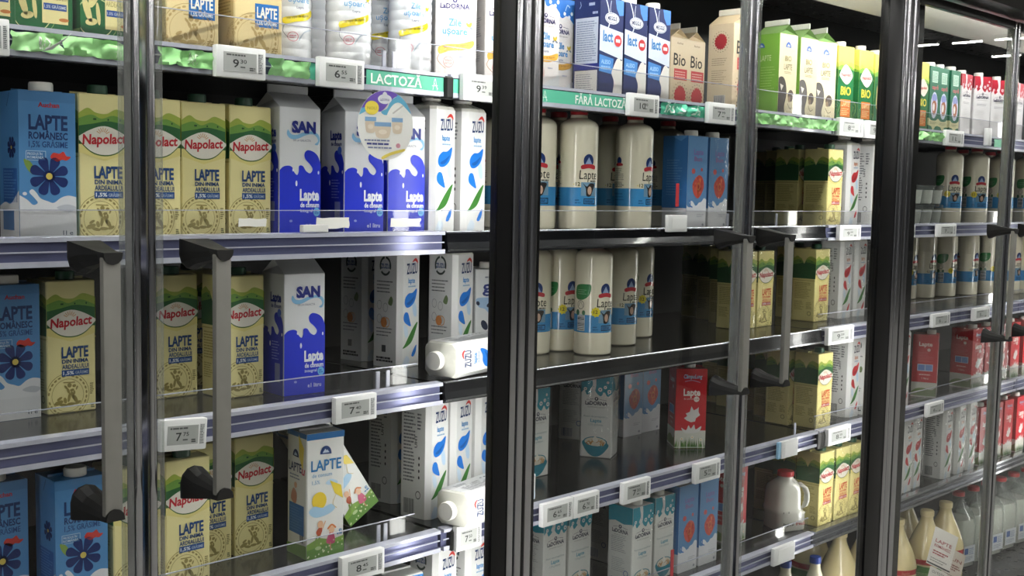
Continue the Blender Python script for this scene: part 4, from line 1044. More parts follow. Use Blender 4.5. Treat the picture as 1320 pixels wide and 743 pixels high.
KINDS = {
 'yellow': lambda: brik(76, 203, 70, '#ece1a4', {'front': art_yellow(), 'left': art_yellow_side(2), 'right': art_yellow_side(3)}, 'green'),
 'yellowred': lambda: brik(76, 204, 72, '#f0e49c', {'front': art_yellow('#d0562c', '#c94a34', '3,5%'), 'left': art_yellow_side(4, 72), 'right': art_yellow_side(5, 72, True)}, 'green'),
 'greenyellow': lambda: brik(80, 200, 70, '#226339', {'front': art_green_yellow(), 'left': art_green_yellow_side()}, 'green'),
 'beige': lambda: brik(80, 200, 72, '#e3cf9c', {'front': art_beige(), 'left': art_beige_side()}, 'green'),
 'bluecarton': lambda: brik(77, 200, 70, '#5087bd', {'front': art_bluecarton(), 'left': art_bluecarton_side()}, 'white', .016),
 'san': lambda: gable(80, 206, 72, '#d6d7da', {'front': art_san(), 'left': art_san_side(), 'right': art_san_side()}, 'x', '#c9cacd', 24, 13, sv=1.13),
 'drop': lambda: dropcarton({'front': art_drop_milk(), 'left': art_drop_side(), 'right': art_drop_side2()}),
 'drop2': lambda: dropcarton({'front': art_drop_milk(), 'left': art_drop_side2(), 'right': art_drop_side()}),
 'dropred': lambda: dropcarton({'front': art_drop_milk('#c8343a', '#2b2d3e', '#c97a50'), 'left': art_drop_side2(), 'right': art_drop_side()}),
 'light': lambda: brik(78, 200, 72, '#e6e1e0', {'front': art_light(), 'left': art_panel(72)}, 'white'),
 'splashred': lambda: brik(75, 196, 70, '#dcdadc', {'front': art_splash('#b0283a'), 'left': art_panel(70, '#b0283a')}, 'white'),
 'bowl': lambda: brik(75, 196, 70, '#dcdddc', {'front': art_splash(bowl=True), 'left': art_panel(70, '#1d8ea6', True), 'right': art_panel(70, '#1d8ea6')}, 'white'),
 'noblue': lambda: brik(75, 200, 70, '#26305f', {'front': art_noblue(), 'left': art_noblue_side()}, 'white', .016),
 'bio': lambda: gable(78, 204, 72, '#dcc9ab', {'front': art_bio(), 'left': art_bio_side()}, 'y', '#cdb998', 24, 14, fincol='#e2dccf', sv=1.09),
 'cow': lambda: gable(76, 202, 76, '#e4d9b4', {'front': art_cow(), 'left': art_cow_side()}, 'y', '#6f8f52', 24, 14, fincol='#d6d6ce', sv=1.06),
 'biogreen': lambda: brik(75, 200, 70, '#e0d46a', {'front': art_biogreen(), 'left': art_biogreen_side()}, 'white'),
 'biomug': lambda: brik(75, 196, 70, '#e0d46a', {'front': art_biogreen_side(True, 75), 'left': art_biogreen()}, 'white'),
 'goat': lambda: brik(66, 200, 66, '#256a50', {'front': art_goat(66), 'left': art_goat(66)}, 'white', .016),
 'berry': lambda: brik(75, 210, 70, '#dadbe0', {'front': art_berry(), 'left': art_berry_side()}, 'white', .016),
 'redcarton': lambda: brik(77, 198, 74, '#b41e28', {'front': art_redcarton(), 'left': art_redcarton_side(74)}, 'white'),
 'kids': lambda: brik(72, 214, 66, '#e6e6e4', {'front': art_kids(), 'left': art_kids_side(66), 'right': art_kids(66)}, None),
 'calf': lambda: brik(72, 190, 70, '#dcdee0', {'front': art_calf()}, 'white'),
 'plainblue': lambda: brik(72, 200, 70, '#e2e2e0', {'front': Art().r(0, 190, 72, 7, '#2f7cc4', 1).rows(12, 120, 46, 40, 5, '#6f9ccc', 2, .5, 3), 'left': art_panel(70)}, None),
 'whitebottle': lambda: round_bottle(art_wrap(), turn=R(-148)),
 'whitebottle2': lambda: round_bottle(art_wrap(), turn=R(37)),
 'ribbed': lambda: ribbed_bottle(art_ladorna_bottle(), R(-160)),
 'jug': lambda: handle_jug(),
 'cone': lambda: cone_bottle(), 'coneblue': lambda: cone_bottle('blue', base='#d9d3b8', r=.046),
 'clearjug': lambda: clear_jug(), 'cup': lambda: cup_stack(),
}
PROTO = {}
CAT = {'jug': 'jug', 'clearjug': 'jug', 'cup': 'cup'}
for k_ in ('whitebottle', 'whitebottle2', 'ribbed', 'cone', 'coneblue'): CAT[k_] = 'bottle'
FOOT = {}                                            # footprint of each kind: (x0, x1, y0, y1) or a radius
STANDING = {}                                        # footprints standing on each shelf
def footprint(kind, x, y, rot):
    f = FOOT[kind]; c, q = math.cos(R(rot)), math.sin(R(rot))
    if f[0] == 'round': return [(x+f[1]*math.cos(R(a)), y+f[1]*math.sin(R(a))) for a in range(0, 360, 24)]
    return [(x+a*c-b*q, y+a*q+b*c) for a, b in ((f[0], f[2]), (f[1], f[2]), (f[1], f[3]), (f[0], f[3]))]
def apart(P, Q):
    for A_, B_ in ((P, Q), (Q, P)):
        n = len(A_)
        for i in range(n):
            ax, ay = A_[i]; bx, by = A_[(i+1) % n]; nx, ny = by-ay, ax-bx
            if min((p[0]-ax)*nx+(p[1]-ay)*ny for p in B_) > 0: return True
    return False
def put(kind, px, s, back, rot, label, group=None, free=False):
    """stand a pack on shelf s: px = picture column of its front-left edge (centre for round ones),
    back = distance of that edge behind the rail front, rot = turn in degrees; packs never stand inside each other"""
    if kind in PROTO: o = copy_tree(PROTO[kind])
    else:
        o = PROTO[kind] = KINDS[kind]()
        vs = [v.co for ch in o.children for v in ch.data.vertices]
        xs = [v.x for v in vs]; ys = [v.y for v in vs]
        FOOT[kind] = ('round', max(xs)*1.023+.0006) if kind in ('whitebottle', 'whitebottle2', 'ribbed', 'cone', 'coneblue', 'cup') else (min(xs)-.0016, max(xs)+.0016, min(ys)-.0016, max(ys)+.0016)
    z = SURF[s]+.0004
    x, y = x_at(px, YR+back, z+.06), YR+back
    if not free:
        lim = YR+(.0222 if s < 5 else -.09)
        P = footprint(kind, x, y, rot); low = min(p[1] for p in P)
        if low < lim: y += lim-low; x = x_at(px, y, z+.06)
        others = STANDING.setdefault(s, [])
        best = None
        for iy in range(0, 240, 3):
            for ix in range(-36, 37, 2):
                cost = abs(ix)*5+iy
                if best and cost >= best[0]: continue
                xx = x_at(px, y+iy/1000, z+.06)+ix/1000; yy = y+iy/1000
                P = [(p[0], p[1]) for p in footprint(kind, xx, yy, rot)]
                if max(p[1] for p in P) > YB-.005: continue
                if all(apart(P, Q) for Q in others): best = (cost, xx, yy, P)
        if best: x, y = best[1], best[2]; others.append(best[3])
        else: print('NO ROOM', label)
    o.location = (x, y, z)
    o.rotation_euler = (0, 0, R(rot))
    return tag(o, label, CAT.get(kind, 'carton'), group)
def film(o, kind):
    """loose clear shrink film around one pack, a part of it"""
    f = FOOT[kind]; H = max(v.co.z for ch in PROTO[kind].children if 'body' in ch.name for v in ch.data.vertices)
    a, b, c, d = f[0]+.0004, f[1]-.0004, f[2]+.0004, f[3]-.0004
    v = []; n = 9; fc = []
    rim = [(a, c), ((a*2+b)/3, c-.0012), ((a+2*b)/3, c-.0008), (b, c), (b+.001, (c+d)/2), (b, d), ((a+b)/2, d), (a, d), (a-.0012, (c+d)/2)]
    for k in range(n):
        z = .001+(H-.001)*k/(n-1)
        for i, (x, y) in enumerate(rim):
            w = .0009*math.sin(k*2.1+i*1.7)
            v.append((x+(w if abs(w) > 0 else 0)-.0, y-abs(w), z))
    m_ = len(rim)
    for k in range(n-1):
        for i in range(m_): fc.append((k*m_+i, k*m_+(i+1) % m_, (k+1)*m_+(i+1) % m_, (k+1)*m_+i))
    MB().add(v, fc, '#ffffff').build('film_sleeve', M['film'], o, smooth=80)
    return o

# ------------------------------------------------------------------ stock on the shelves
G = 'yellow milk cartons on the second shelf'
# top shelf
put('greenyellow', -62, 0, .026, 0, 'dark green carton at the left edge of the top shelf, cut by the frame', 'green and yellow cartons on the top shelf')
put('greenyellow', 19, 0, .026, 0, 'green carton with a yellow panel, second from the left on the top shelf', 'green and yellow cartons on the top shelf')
put('greenyellow', 103, 0, .026, 0, 'green carton with a yellow panel beside the clear edge of the leftmost door, top shelf', 'green and yellow cartons on the top shelf')
put('beige', 214, 0, .030, -10, 'cream carton with a blue panel right of the door gap on the top shelf', 'cream cartons on the top shelf')
put('beige', 302, 0, .030, -8, 'cream carton with a blue panel beside the ribbed bottles on the top shelf', 'cream cartons on the top shelf')
put('ribbed', 372, 0, .115, 8, 'ribbed white bottle half hidden behind a cream carton on the top shelf', 'ribbed white bottles on the top shelf')
put('ribbed', 405, 0, .20, 95, 'ribbed bottle showing its plain grey back, farther in on the top shelf', 'ribbed white bottles on the top shelf')
put('ribbed', 449, 0, .072, -4, 'ribbed white bottle above the 6.55 price tag on the top shelf', 'ribbed white bottles on the top shelf')
put('ribbed', 489, 0, .155, -4, 'ribbed white bottle in the back row between two front bottles, top shelf', 'ribbed white bottles on the top shelf')
put('ribbed', 528, 0, .068, -12, 'ribbed white bottle with a blue splash beside the pale cartons on the top shelf', 'ribbed white bottles on the top shelf')
put('light', 561, 0, .032, -26, 'pale carton with a yellow butterfly and orange ribbon, left of the black door post', 'pale butterfly cartons on the top shelf')
put('light', 625, 0, .05, -22, 'pale butterfly carton partly covered by the black door post on the top shelf', 'pale butterfly cartons on the top shelf')
put('light', 686, 0, .034, 0, 'pale butterfly carton just right of the black door post on the top shelf', 'pale butterfly cartons on the top shelf')
put('light', 706, 0, .115, 0, 'pale butterfly carton behind another one, next to the navy cartons', 'pale butterfly cartons on the top shelf')
put('noblue', 772, 0, .034, 0, 'navy carton with its white text side showing, leftmost of three on the top shelf', 'navy cartons on the top shelf')
put('noblue', 804, 0, .034, 0, 'middle of the three navy cartons with a red round mark on the top shelf', 'navy cartons on the top shelf')
put('noblue', 835, 0, .034, 0, 'rightmost of the three navy cartons with a red round mark on the top shelf', 'navy cartons on the top shelf')
put('bio', 863, 0, .30, 0, 'shaded beige gable carton deep behind the navy cartons, top shelf', 'beige gable cartons on the top shelf')
put('bio', 885, 0, .24, 0, 'shaded beige gable carton just left of the bright one, top shelf', 'beige gable cartons on the top shelf')
put('bio', 944, 0, .034, 0, 'bright beige gable carton with a red splat on its side, top shelf', 'beige gable cartons on the top shelf')
put('cow', 1003, 0, .036, -4, 'green-sided gable carton nearest the fourth door edge on the top shelf', 'green-sided gable cartons on the top shelf')
put('cow', 1030, 0, .036, -4, 'middle green-sided gable carton with a cow on the top shelf', 'green-sided gable cartons on the top shelf')
put('cow', 1050, 0, .036, -14, 'green-sided gable carton beside the green and yellow organic cartons, top shelf', 'green-sided gable cartons on the top shelf')
put('biogreen', 1079, 0, .026, -4, 'left one of two green and yellow organic cartons behind the fourth door', 'organic green cartons on the top shelf')
put('biogreen', 1106, 0, .026, -2, 'right one of two green and yellow organic cartons behind the fourth door', 'organic green cartons on the top shelf')
put('biomug', 1126, 0, .026, 0, 'green and yellow carton with a chocolate mug picture left of the second black post', 'organic green cartons on the top shelf')
put('biogreen', 1161, 0, .026, 0, 'green organic carton hidden behind the second black door post on the top shelf', 'organic green cartons on the top shelf')
put('biogreen', 1181, 0, .026, 0, 'green and yellow organic carton right of the second black post on the top shelf', 'organic green cartons on the top shelf')
put('goat', 1197, 0, .05, 0, 'dark green goat milk carton, leftmost of three behind the fifth door', 'dark green goat milk cartons on the top shelf')
put('goat', 1209, 0, .03, 0, 'middle dark green goat milk carton with a white cap behind the fifth door', 'dark green goat milk cartons on the top shelf')
put('goat', 1224, 0, .03, 0, 'rightmost dark green goat milk carton with a white cap behind the fifth door', 'dark green goat milk cartons on the top shelf')
put('splashred', 1238, 0, .05, 0, 'narrow-looking white carton with a red top beside the goat milk', 'red-topped white cartons on the top shelf')
put('splashred', 1254, 0, .03, -20, 'white carton with a red top, middle of the three on the top shelf', 'red-topped white cartons on the top shelf')
put('splashred', 1276, 0, .03, -24, 'white carton with a red top nearest the right door gap', 'red-topped white cartons on the top shelf')
put('splashred', 1307, 0, .03, 0, 'white carton with a red top at the right edge of the photo, top shelf', 'red-topped white cartons on the top shelf')

# second shelf
put('bluecarton', 25, 1, .026, -2, 'blue carton with a navy flower at the left end of the second shelf', 'blue flower cartons')
put('yellow', 102, 1, .026, 0, 'yellow carton beside the blue flower carton on the second shelf', G)
put('yellow', 172, 1, .026, 0, 'yellow carton half behind the door gap on the second shelf', G)
put('yellow', 234, 1, .026, 0, 'yellow carton in the middle of the row right of the door gap, second shelf', G)
put('yellow', 296, 1, .026, 0, 'yellow carton with a torn white sticker before it, beside the blue and white gable carton', G)
put('san', 360, 1, .028, 0, 'blue and white gable carton next to the yellow cartons on the second shelf', 'blue and white gable cartons')
put('san', 444, 1, .028, -3, 'blue and white gable carton half behind the round yoghurt sign', 'blue and white gable cartons')
put('san', 500, 1, .032, -3, 'blue and white gable carton right of the round yoghurt sign', 'blue and white gable cartons')
put('drop2', 557, 1, .034, 4, 'white carton with blue drops beside the blue gable cartons on the second shelf', 'white carton with blue drops on the second shelf')
put('drop2', 598, 1, .034, 4, 'white carton with blue drops left of the first black door post, second shelf', 'white carton with blue drops on the second shelf')
W = 'round white bottles on the second shelf'
put('whitebottle', 646, 1, .20, 10, 'white bottle with a blue band in shade behind the white drop cartons, second shelf')
put('whitebottle', 744, 1, .072, 0, 'left front round white bottle of the second shelf pack', W)
put('whitebottle', 816, 1, .072, 20, 'right front round white bottle of the second shelf pack', W)
put('whitebottle', 690, 1, .10, -20, 'round white bottle next to the black door post, second shelf', W)
put('whitebottle', 784, 1, .14, 0, 'round white bottle behind, between the two front bottles of the second shelf', W)
put('whitebottle', 718, 1, .17, -20, 'round white bottle in the back, leftmost gap of the second shelf bottle pack', W)
put('berry', 885, 1, .027, 0, 'blue berry carton with its side showing beside the bottles, second shelf', 'blue berry cartons on the second shelf')
fb = put('berry', 913, 1, .030, 0, 'blue berry carton in glossy film, right one on the second shelf', 'blue berry cartons on the second shelf'); film(fb, 'berry')
put('whitebottle', 858, 1, .14, 20, 'round white bottle beside the blue berry cartons on the second shelf', W)
Y2 = 'yellow and red-lettered cartons on the second shelf'
film(put('yellowred', 1028, 1, .115, 0, 'shaded yellow carton behind the film, left of the bright one on the second shelf', Y2), 'yellowred')
put('yellowred', 1014, 1, .19, 0, 'shaded yellow carton deep behind the fourth door on the second shelf', Y2)
put('yellowred', 998, 1, .265, 0, 'deepest shaded yellow carton behind the fourth door on the second shelf', Y2)
put('yellowred', 1066, 1, .026, 0, 'bright yellow carton with red letters above the rail behind the fourth door', Y2)
put('dropred', 1093, 1, .06, 0, 'white carton with red drops squeezed right of the yellow carton, second shelf', 'white cartons with red drops')
put('dropred', 1126, 1, .034, 4, 'white carton showing its text side left of the second black post, second shelf', 'white cartons with red drops')
W3 = 'shaded white bottles behind the fifth door, second shelf'
for px, bk, nm in ((1222, .10, 'left'), (1256, .09, 'middle'), (1289, .08, 'right')):
    put('whitebottle2', px, 1, bk, -30, f'{nm} one of three shaded white bottles behind the fifth door on the second shelf', W3)
put('whitebottle2', 1322, 1, .07, -8, 'white bottle with a green leaf at the right edge of the photo, second shelf', 'white bottles at the right edge of the photo')
put('whitebottle2', 1238, 1, .19, -30, 'white bottle in the back row behind the fifth door, second shelf', W3)
put('whitebottle2', 1273, 1, .19, -30, 'white bottle in the back row behind two front ones, fifth door', W3)
for bk, row in ((.10, 'front'), (.175, 'rear')):
    for q, px in enumerate((1176, 1190, 1202) if row == 'front' else (1184, 1196)):
        for lv, lev in ((0, 'lower'), (1, 'upper')):
            o = put('cup', px, 1, bk, 0, f'clear foil-lidded cup, {lev} one of the {["first", "second", "third"][q]} {row} stack right of the second post', 'clear foil-lidded cups on the second shelf', lv == 1)
            if lv: o.location = low_.location; o.location.z += .0608
            low_ = o

# third shelf
put('bluecarton', -16, 2, .168, 0, 'blue flower carton at the left end of the third shelf', 'blue flower cartons')
Y3 = 'yellow cartons on the third shelf'
put('yellow', 61, 2, .168, 0, 'yellow carton beside the blue one on the third shelf, left of the first handle', Y3)
put('yellow', 201, 2, .185, 0, 'yellow carton between the door gap and the second handle on the third shelf', Y3)
put('yellow', 226, 2, .26, 0, 'yellow carton in the shade behind another, left of the second handle', Y3)
put('yellow', 289, 2, .118, 0, 'yellow carton between the second handle and the blue and white gable carton', Y3)
put('san', 366, 2, .078, -3, 'blue and white gable carton standing alone on the third shelf', 'blue and white gable cartons')
D3 = 'white cartons with blue drops on the third shelf'
put('drop', 470, 2, .30, 8, 'deeply shaded white carton next to the blue gable carton on the third shelf', D3)
put('drop', 515, 2, .19, 9, 'white carton with blue drops and a green leaf, third shelf', D3)
put('drop', 586, 2, .15, 9, 'white carton with blue drops standing behind the lying one, third shelf', D3)
put('calf', 612, 2, .17, -14, 'white carton with a blue spotted calf beside the first black door post')
W4 = 'round white bottles on the third shelf'
put('whitebottle2', 764, 2, .100, 0, 'nearest round white bottle with a green leaf on the third shelf', W4)
put('whitebottle2', 722, 2, .165, 0, 'round white bottle with a green leaf left of the nearest one, third shelf', W4)
put('whitebottle', 690, 2, .19, -14, 'round white bottle against the black post on the third shelf', W4)
put('whitebottle', 798, 2, .165, 4, 'round white bottle just right of the nearest one, third shelf', W4)
put('whitebottle2', 820, 2, .235, 10, 'rearmost round white bottle in shade on the third shelf', W4)
Y4 = 'yellow and red-lettered cartons on the third shelf'
put('yellowred', 976, 2, .145, 0, 'yellow carton between the two middle door handles on the third shelf', Y4)
put('yellowred', 955, 2, .145, 0, 'yellow carton behind the third door handle on the third shelf', Y4)
for px, bk, nm in ((942, .225, 'first'), (925, .30, 'second'), (905, .375, 'third')):
    put('yellowred', px, 2, bk, 0, f'{nm} dark shaded yellow carton counted inward from the third door handle', Y4)
put('yellowred', 1050, 2, .120, 0, 'yellow carton right of the fourth door handle on the third shelf', Y4)
put('yellowred', 1028, 2, .20, 0, 'shaded yellow carton behind the fourth handle on the third shelf', Y4)
film(put('dropred', 1084, 2, .12, 0, 'white carton with red drops beside the yellow one on the third shelf', 'white cartons with red drops'), 'dropred')
film(put('dropred', 1103, 2, .12, 0, 'white carton with red drops left of the second black post on the third shelf', 'white cartons with red drops'), 'dropred')
W5 = 'shaded bottles in the back of the third shelf'
for i, px in enumerate((1166, 1190, 1217, 1245, 1271)):
    put('whitebottle2' if i % 2 == 0 else 'whitebottle', px, 2, .32-.02*i, 5, f'{["first", "second", "third", "fourth", "fifth"][i]} shaded white bottle from the second black post, back of the third shelf', W5)
put('whitebottle', 1300, 2, .16, 0, 'white bottle behind the right pair of handles on the third shelf', 'white bottles at the right edge of the photo')
put('whitebottle', 1322, 2, .14, 0, 'white bottle at the right edge of the photo, third shelf', 'white bottles at the right edge of the photo')

# fourth shelf
put('bluecarton', -34, 3, .10, 0, 'shaded blue flower carton at the left end of the fourth shelf', 'blue flower cartons')
put('bluecarton', 72, 3, .055, -2, 'blue flower carton with its lighter side showing, under the first handle', 'blue flower cartons')
Y5 = 'yellow cartons on the fourth shelf'
put('yellow', 147, 3, .04, 0, 'yellow carton behind the door gap on the fourth shelf', Y5)
put('yellow', 214, 3, .04, 0, 'bright yellow carton right of the door gap on the fourth shelf', Y5)
put('yellow', 246, 3, .125, 0, 'shaded yellow carton behind the bright one on the fourth shelf', Y5)
put('yellow', 303, 3, .100, 0, 'shaded yellow carton beside the white children carton', Y5)
put('kids', 395, 3, .028, -6, 'white carton with a kite, sun and two drawn children standing on the fourth shelf')
D4 = 'white cartons with blue drops on the fourth shelf'
put('drop2', 508, 3, .20, 9, 'shaded white carton behind the tilted children carton on the fourth shelf', D4)
put('drop2', 552, 3, .072, 9, 'white carton with blue drops, left one of three on the fourth shelf', D4)
put('drop2', 584, 3, .072, 9, 'white carton with blue drops, middle one of three on the fourth shelf', D4)
put('drop2', 616, 3, .072, 9, 'white carton with blue drops, right one of three on the fourth shelf', D4)
film(put('bowl', 677, 3, .165, 0, 'white carton with a cereal bowl just right of the first black post, fourth shelf', 'white cereal bowl cartons'), 'bowl')
put('bowl', 748, 3, .238, -63, 'white cereal bowl carton standing turned on the fourth shelf', 'white cereal bowl cartons')
put('bowl', 754, 3, .34, 22, 'white carton turned to its text side behind the front cereal bowl carton', 'white cereal bowl cartons')
put('berry', 804, 3, .30, 0, 'blue berry carton deep on the fourth shelf, left one', 'blue berry cartons on the fourth shelf')
put('berry', 828, 3, .30, 0, 'blue berry carton deep on the fourth shelf, right one', 'blue berry cartons on the fourth shelf')
put('redcarton', 870, 3, .14, -40, 'red carton with a white flower splash standing alone behind the third door')
Y6 = 'yellow and red-lettered cartons on the fourth shelf'
put('yellowred', 1053, 3, .028, 0, 'yellow carton at the front of the film pack on the fourth shelf', Y6)
put('yellowred', 1016, 3, .10, 0, 'shaded yellow carton second in line behind the front one, fourth shelf', Y6)
put('yellowred', 1000, 3, .175, 0, 'shaded yellow carton third in line below the fourth handle, fourth shelf', Y6)
put('yellowred', 982, 3, .25, 0, 'shaded yellow carton fourth in line, deep on the fourth shelf', Y6)
put('yellowred', 950, 3, .34, 0, 'dark yellow carton behind the third door gap, back of the fourth shelf', Y6)
put('yellowred', 930, 3, .36, 0, 'dark yellow carton beside the lone red carton, back of the fourth shelf', Y6)
put('dropred', 1094, 3, .05, 0, 'white carton with red drops touching the mug carton on the fourth shelf', 'white cartons with red drops')
put('drop', 1118, 3, .034, 4, 'white carton with a recycling mark left of the second black post, fourth shelf')
put('dropred', 1160, 3, .03, 0, 'white carton with red drops right of the second black post, fourth shelf', 'white cartons with red drops')
R4 = 'red cartons on the fourth shelf'
put('redcarton', 1207, 3, .03, 22, 'leftmost red carton with its text side showing behind the fifth door', R4)
film(put('redcarton', 1252, 3, .03, -4, 'red carton left of the pair of right handles, first after the gap', R4), 'redcarton')
film(put('redcarton', 1269, 3, .03, -4, 'red carton left of the pair of right handles, second after the gap', R4), 'redcarton')
film(put('redcarton', 1284, 3, .03, -4, 'red carton just left of the right door gap on the fourth shelf', R4), 'redcarton')
put('redcarton', 1302, 3, .03, 0, 'red carton in the right door gap on the fourth shelf', R4)
put('redcarton', 1318, 3, .03, 0, 'red carton at the right edge of the photo, fourth shelf', R4)

# fifth shelf
put('plainblue', 503, 4, .03, -4, 'white carton top with a blue stripe at the bottom of the photo, left one', 'white blue-striped cartons on the fifth shelf')
put('plainblue', 449, 4, .03, -4, "white blue-striped carton at the photo's bottom, below the 8.45 tag", 'white blue-striped cartons on the fifth shelf')
put('drop', 560, 4, .04, 4, 'white carton with blue drops at the bottom of the photo, left one', 'white cartons with blue drops on the fifth shelf')
put('drop', 602, 4, .04, 4, 'white carton with blue drops at the bottom of the photo beside the black post', 'white cartons with blue drops on the fifth shelf')
B5 = 'white cereal bowl cartons on the fifth shelf'
put('bowl', 733, 4, .13, 0, 'white cereal bowl carton below the pair of price tags on the fifth shelf', B5)
put('bowl', 700, 4, .13, 0, 'white carton showing its plain text side at the left of the fifth shelf', B5)
put('bowl', 814, 4, .04, 0, 'white cereal bowl carton with a teal side panel, front of the fifth shelf', B5)
put('bowl', 843, 4, .06, 0, 'white cereal bowl carton beside the blue berry cartons on the fifth shelf', B5)
put('bowl', 785, 4, .21, 0, 'white cereal bowl carton behind in the second row of the fifth shelf', B5)
put('berry', 874, 4, .028, 0, 'blue berry carton on the fifth shelf, left one', 'blue berry cartons on the fifth shelf')
put('berry', 901, 4, .028, 0, 'blue berry carton on the fifth shelf, right one', 'blue berry cartons on the fifth shelf')
put('redcarton', 940, 4, .10, 0, 'dark red carton behind the third door gap on the fifth shelf')
put('jug', 1011, 4, .085, -24, 'small white milk jug with a red cap and a round handle on the fifth shelf')
Y7 = 'yellow and red-lettered cartons on the fifth shelf'
put('yellowred', 1055, 4, .026, 0, 'left one of three bright yellow cartons in a row on the fifth shelf', Y7)
put('yellowred', 1076, 4, .026, 0, 'middle one of three bright yellow cartons in a row on the fifth shelf', Y7)
put('yellowred', 1095, 4, .026, 0, 'right one of three bright yellow cartons in a row on the fifth shelf', Y7)
put('yellowred', 1024, 4, .10, 0, 'shaded yellow carton behind the milk jug on the fifth shelf', Y7)
put('yellowred', 1000, 4, .175, 0, 'darker yellow carton deep behind the milk jug on the fifth shelf', Y7)
D5 = 'white cartons with red drops on the fifth shelf'
for px, bk, nm in ((1152, .03, 'first'), (1164, .03, 'second'), (1176, .03, 'third'), (1216, .03, 'fourth'), (1233, .03, 'fifth'), (1247, .03, 'sixth')):
    o = put('dropred', px, 4, bk, 0, f'{nm} white carton with red drops from the second black post, fifth shelf', D5)
    if px > 1160: film(o, 'dropred')
R5 = 'red cartons on the fifth shelf'
for px, nm in ((1262, 'left'), (1279, 'middle'), (1293, 'right')):
    put('redcarton', px, 4, .03, 0, f'{nm} one of the red cartons on the fifth shelf by the right door gap', R5)
put('redcarton', 1309, 4, .03, 0, 'red carton at the right edge of the photo, fifth shelf', R5)

# bottom deck
K = 5
put('coneblue', 1008, K, .06, 0, 'pale bottle with a dark blue cap under the white tag', 'pale blue-capped bottles at the bottom')
put('coneblue', 1046, K, .0, 0, 'pale bottle with a bright blue cap at the bottom edge of the photo', 'pale blue-capped bottles at the bottom')
put('cone', 1078, K, .10, 0, 'cream bottle with a red band in film, left of the second black post', 'cream bottles on the bottom deck')
put('cone', 1112, K, .03, 0, 'cream bottle half behind the second black post at the bottom', 'cream bottles on the bottom deck')
put('cone', 1043, K, .25, 0, 'cream bottle in the shade beside the blue caps at the bottom', 'cream bottles on the bottom deck')
put('cone', 1152, K, .0, 0, 'cream bottle right beside the second black post at the bottom', 'cream bottles on the bottom deck')
put('cone', 1190, K, .026, 0, 'front cream bottle with a folded leaflet hung on its side', 'cream bottles on the bottom deck')
put('cone', 1163, K, .16, 0, 'tall cream bottle in the back row at the bottom', 'cream bottles on the bottom deck')
put('cone', 1214, K, .03, 0, 'cream bottle behind the leaflet on the bottom deck', 'cream bottles on the bottom deck')
J = 'clear milk jugs with red caps on the bottom deck'
for px, bk, nm in ((1232, .16, 'first'), (1251, .14, 'second'), (1269, .12, 'third'), (1286, .10, 'fourth')):
    put('clearjug', px, K, bk, -10, f'{nm} clear milk jug with a red cap behind the leaflet bottle, counted rightward', J)
put('clearjug', 1303, K, .08, -10, 'clear milk jug with a red cap right of the right door gap', J)
put('clearjug', 1312, K, .22, -10, 'clear milk jug with a red cap in the back at the right edge', J)
put('clearjug', 1320, K, .04, -10, 'white ridged milk jug at the right edge of the bottom deck', J)

def lay_drop(pxl, s, ycap, hz, turn, label, group, lift=0.0):
    """white carton on its side: cap end at depth ycap (world), centre of the pack turned by `turn` degrees"""
    o = copy_tree(PROTO['drop'])
    d = Vector((-math.sin(R(turn)), -math.cos(R(turn)), 0))           # cap direction
    f = Vector((math.cos(R(turn)), -math.sin(R(turn)), 0))            # printed front looks out of the shelf
    ax_y = -f; ax_z = d; ax_x = ax_y.cross(ax_z)
    m4 = Matrix((ax_x, ax_y, ax_z)).transposed().to_4x4()
    tot = .222+.0162+.013
    capc = Vector((x_at(pxl, ycap, hz), ycap, SURF[s]+.0395+lift))
    org = capc-(m4.to_3x3() @ Vector((.033, .033, tot)))
    m4.translation = org
    o.matrix_world = m4
    return tag(o, label, 'carton', group)
lay_drop(561, 2, 1.555, 1.13, 78, 'white carton lying on the third shelf, cap to the left', 'white cartons lying on their side')
lay_drop(577, 3, 1.520, .86, 78, 'white carton lying on the fourth shelf, cap to the left', 'white cartons lying on their side')
# children carton leaning against its neighbour
o = copy_tree(PROTO['kids'])
m4 = Matrix.Rotation(R(-6), 4, 'Z') @ Matrix.Rotation(R(-33), 4, 'Y')
m4.translation = Vector((x_at(452, YR+.135, .84), YR+.135, SURF[3]+.0015))
o.matrix_world = m4
tag(o, 'children carton leaning to the left behind the upright one on the fourth shelf', 'carton')

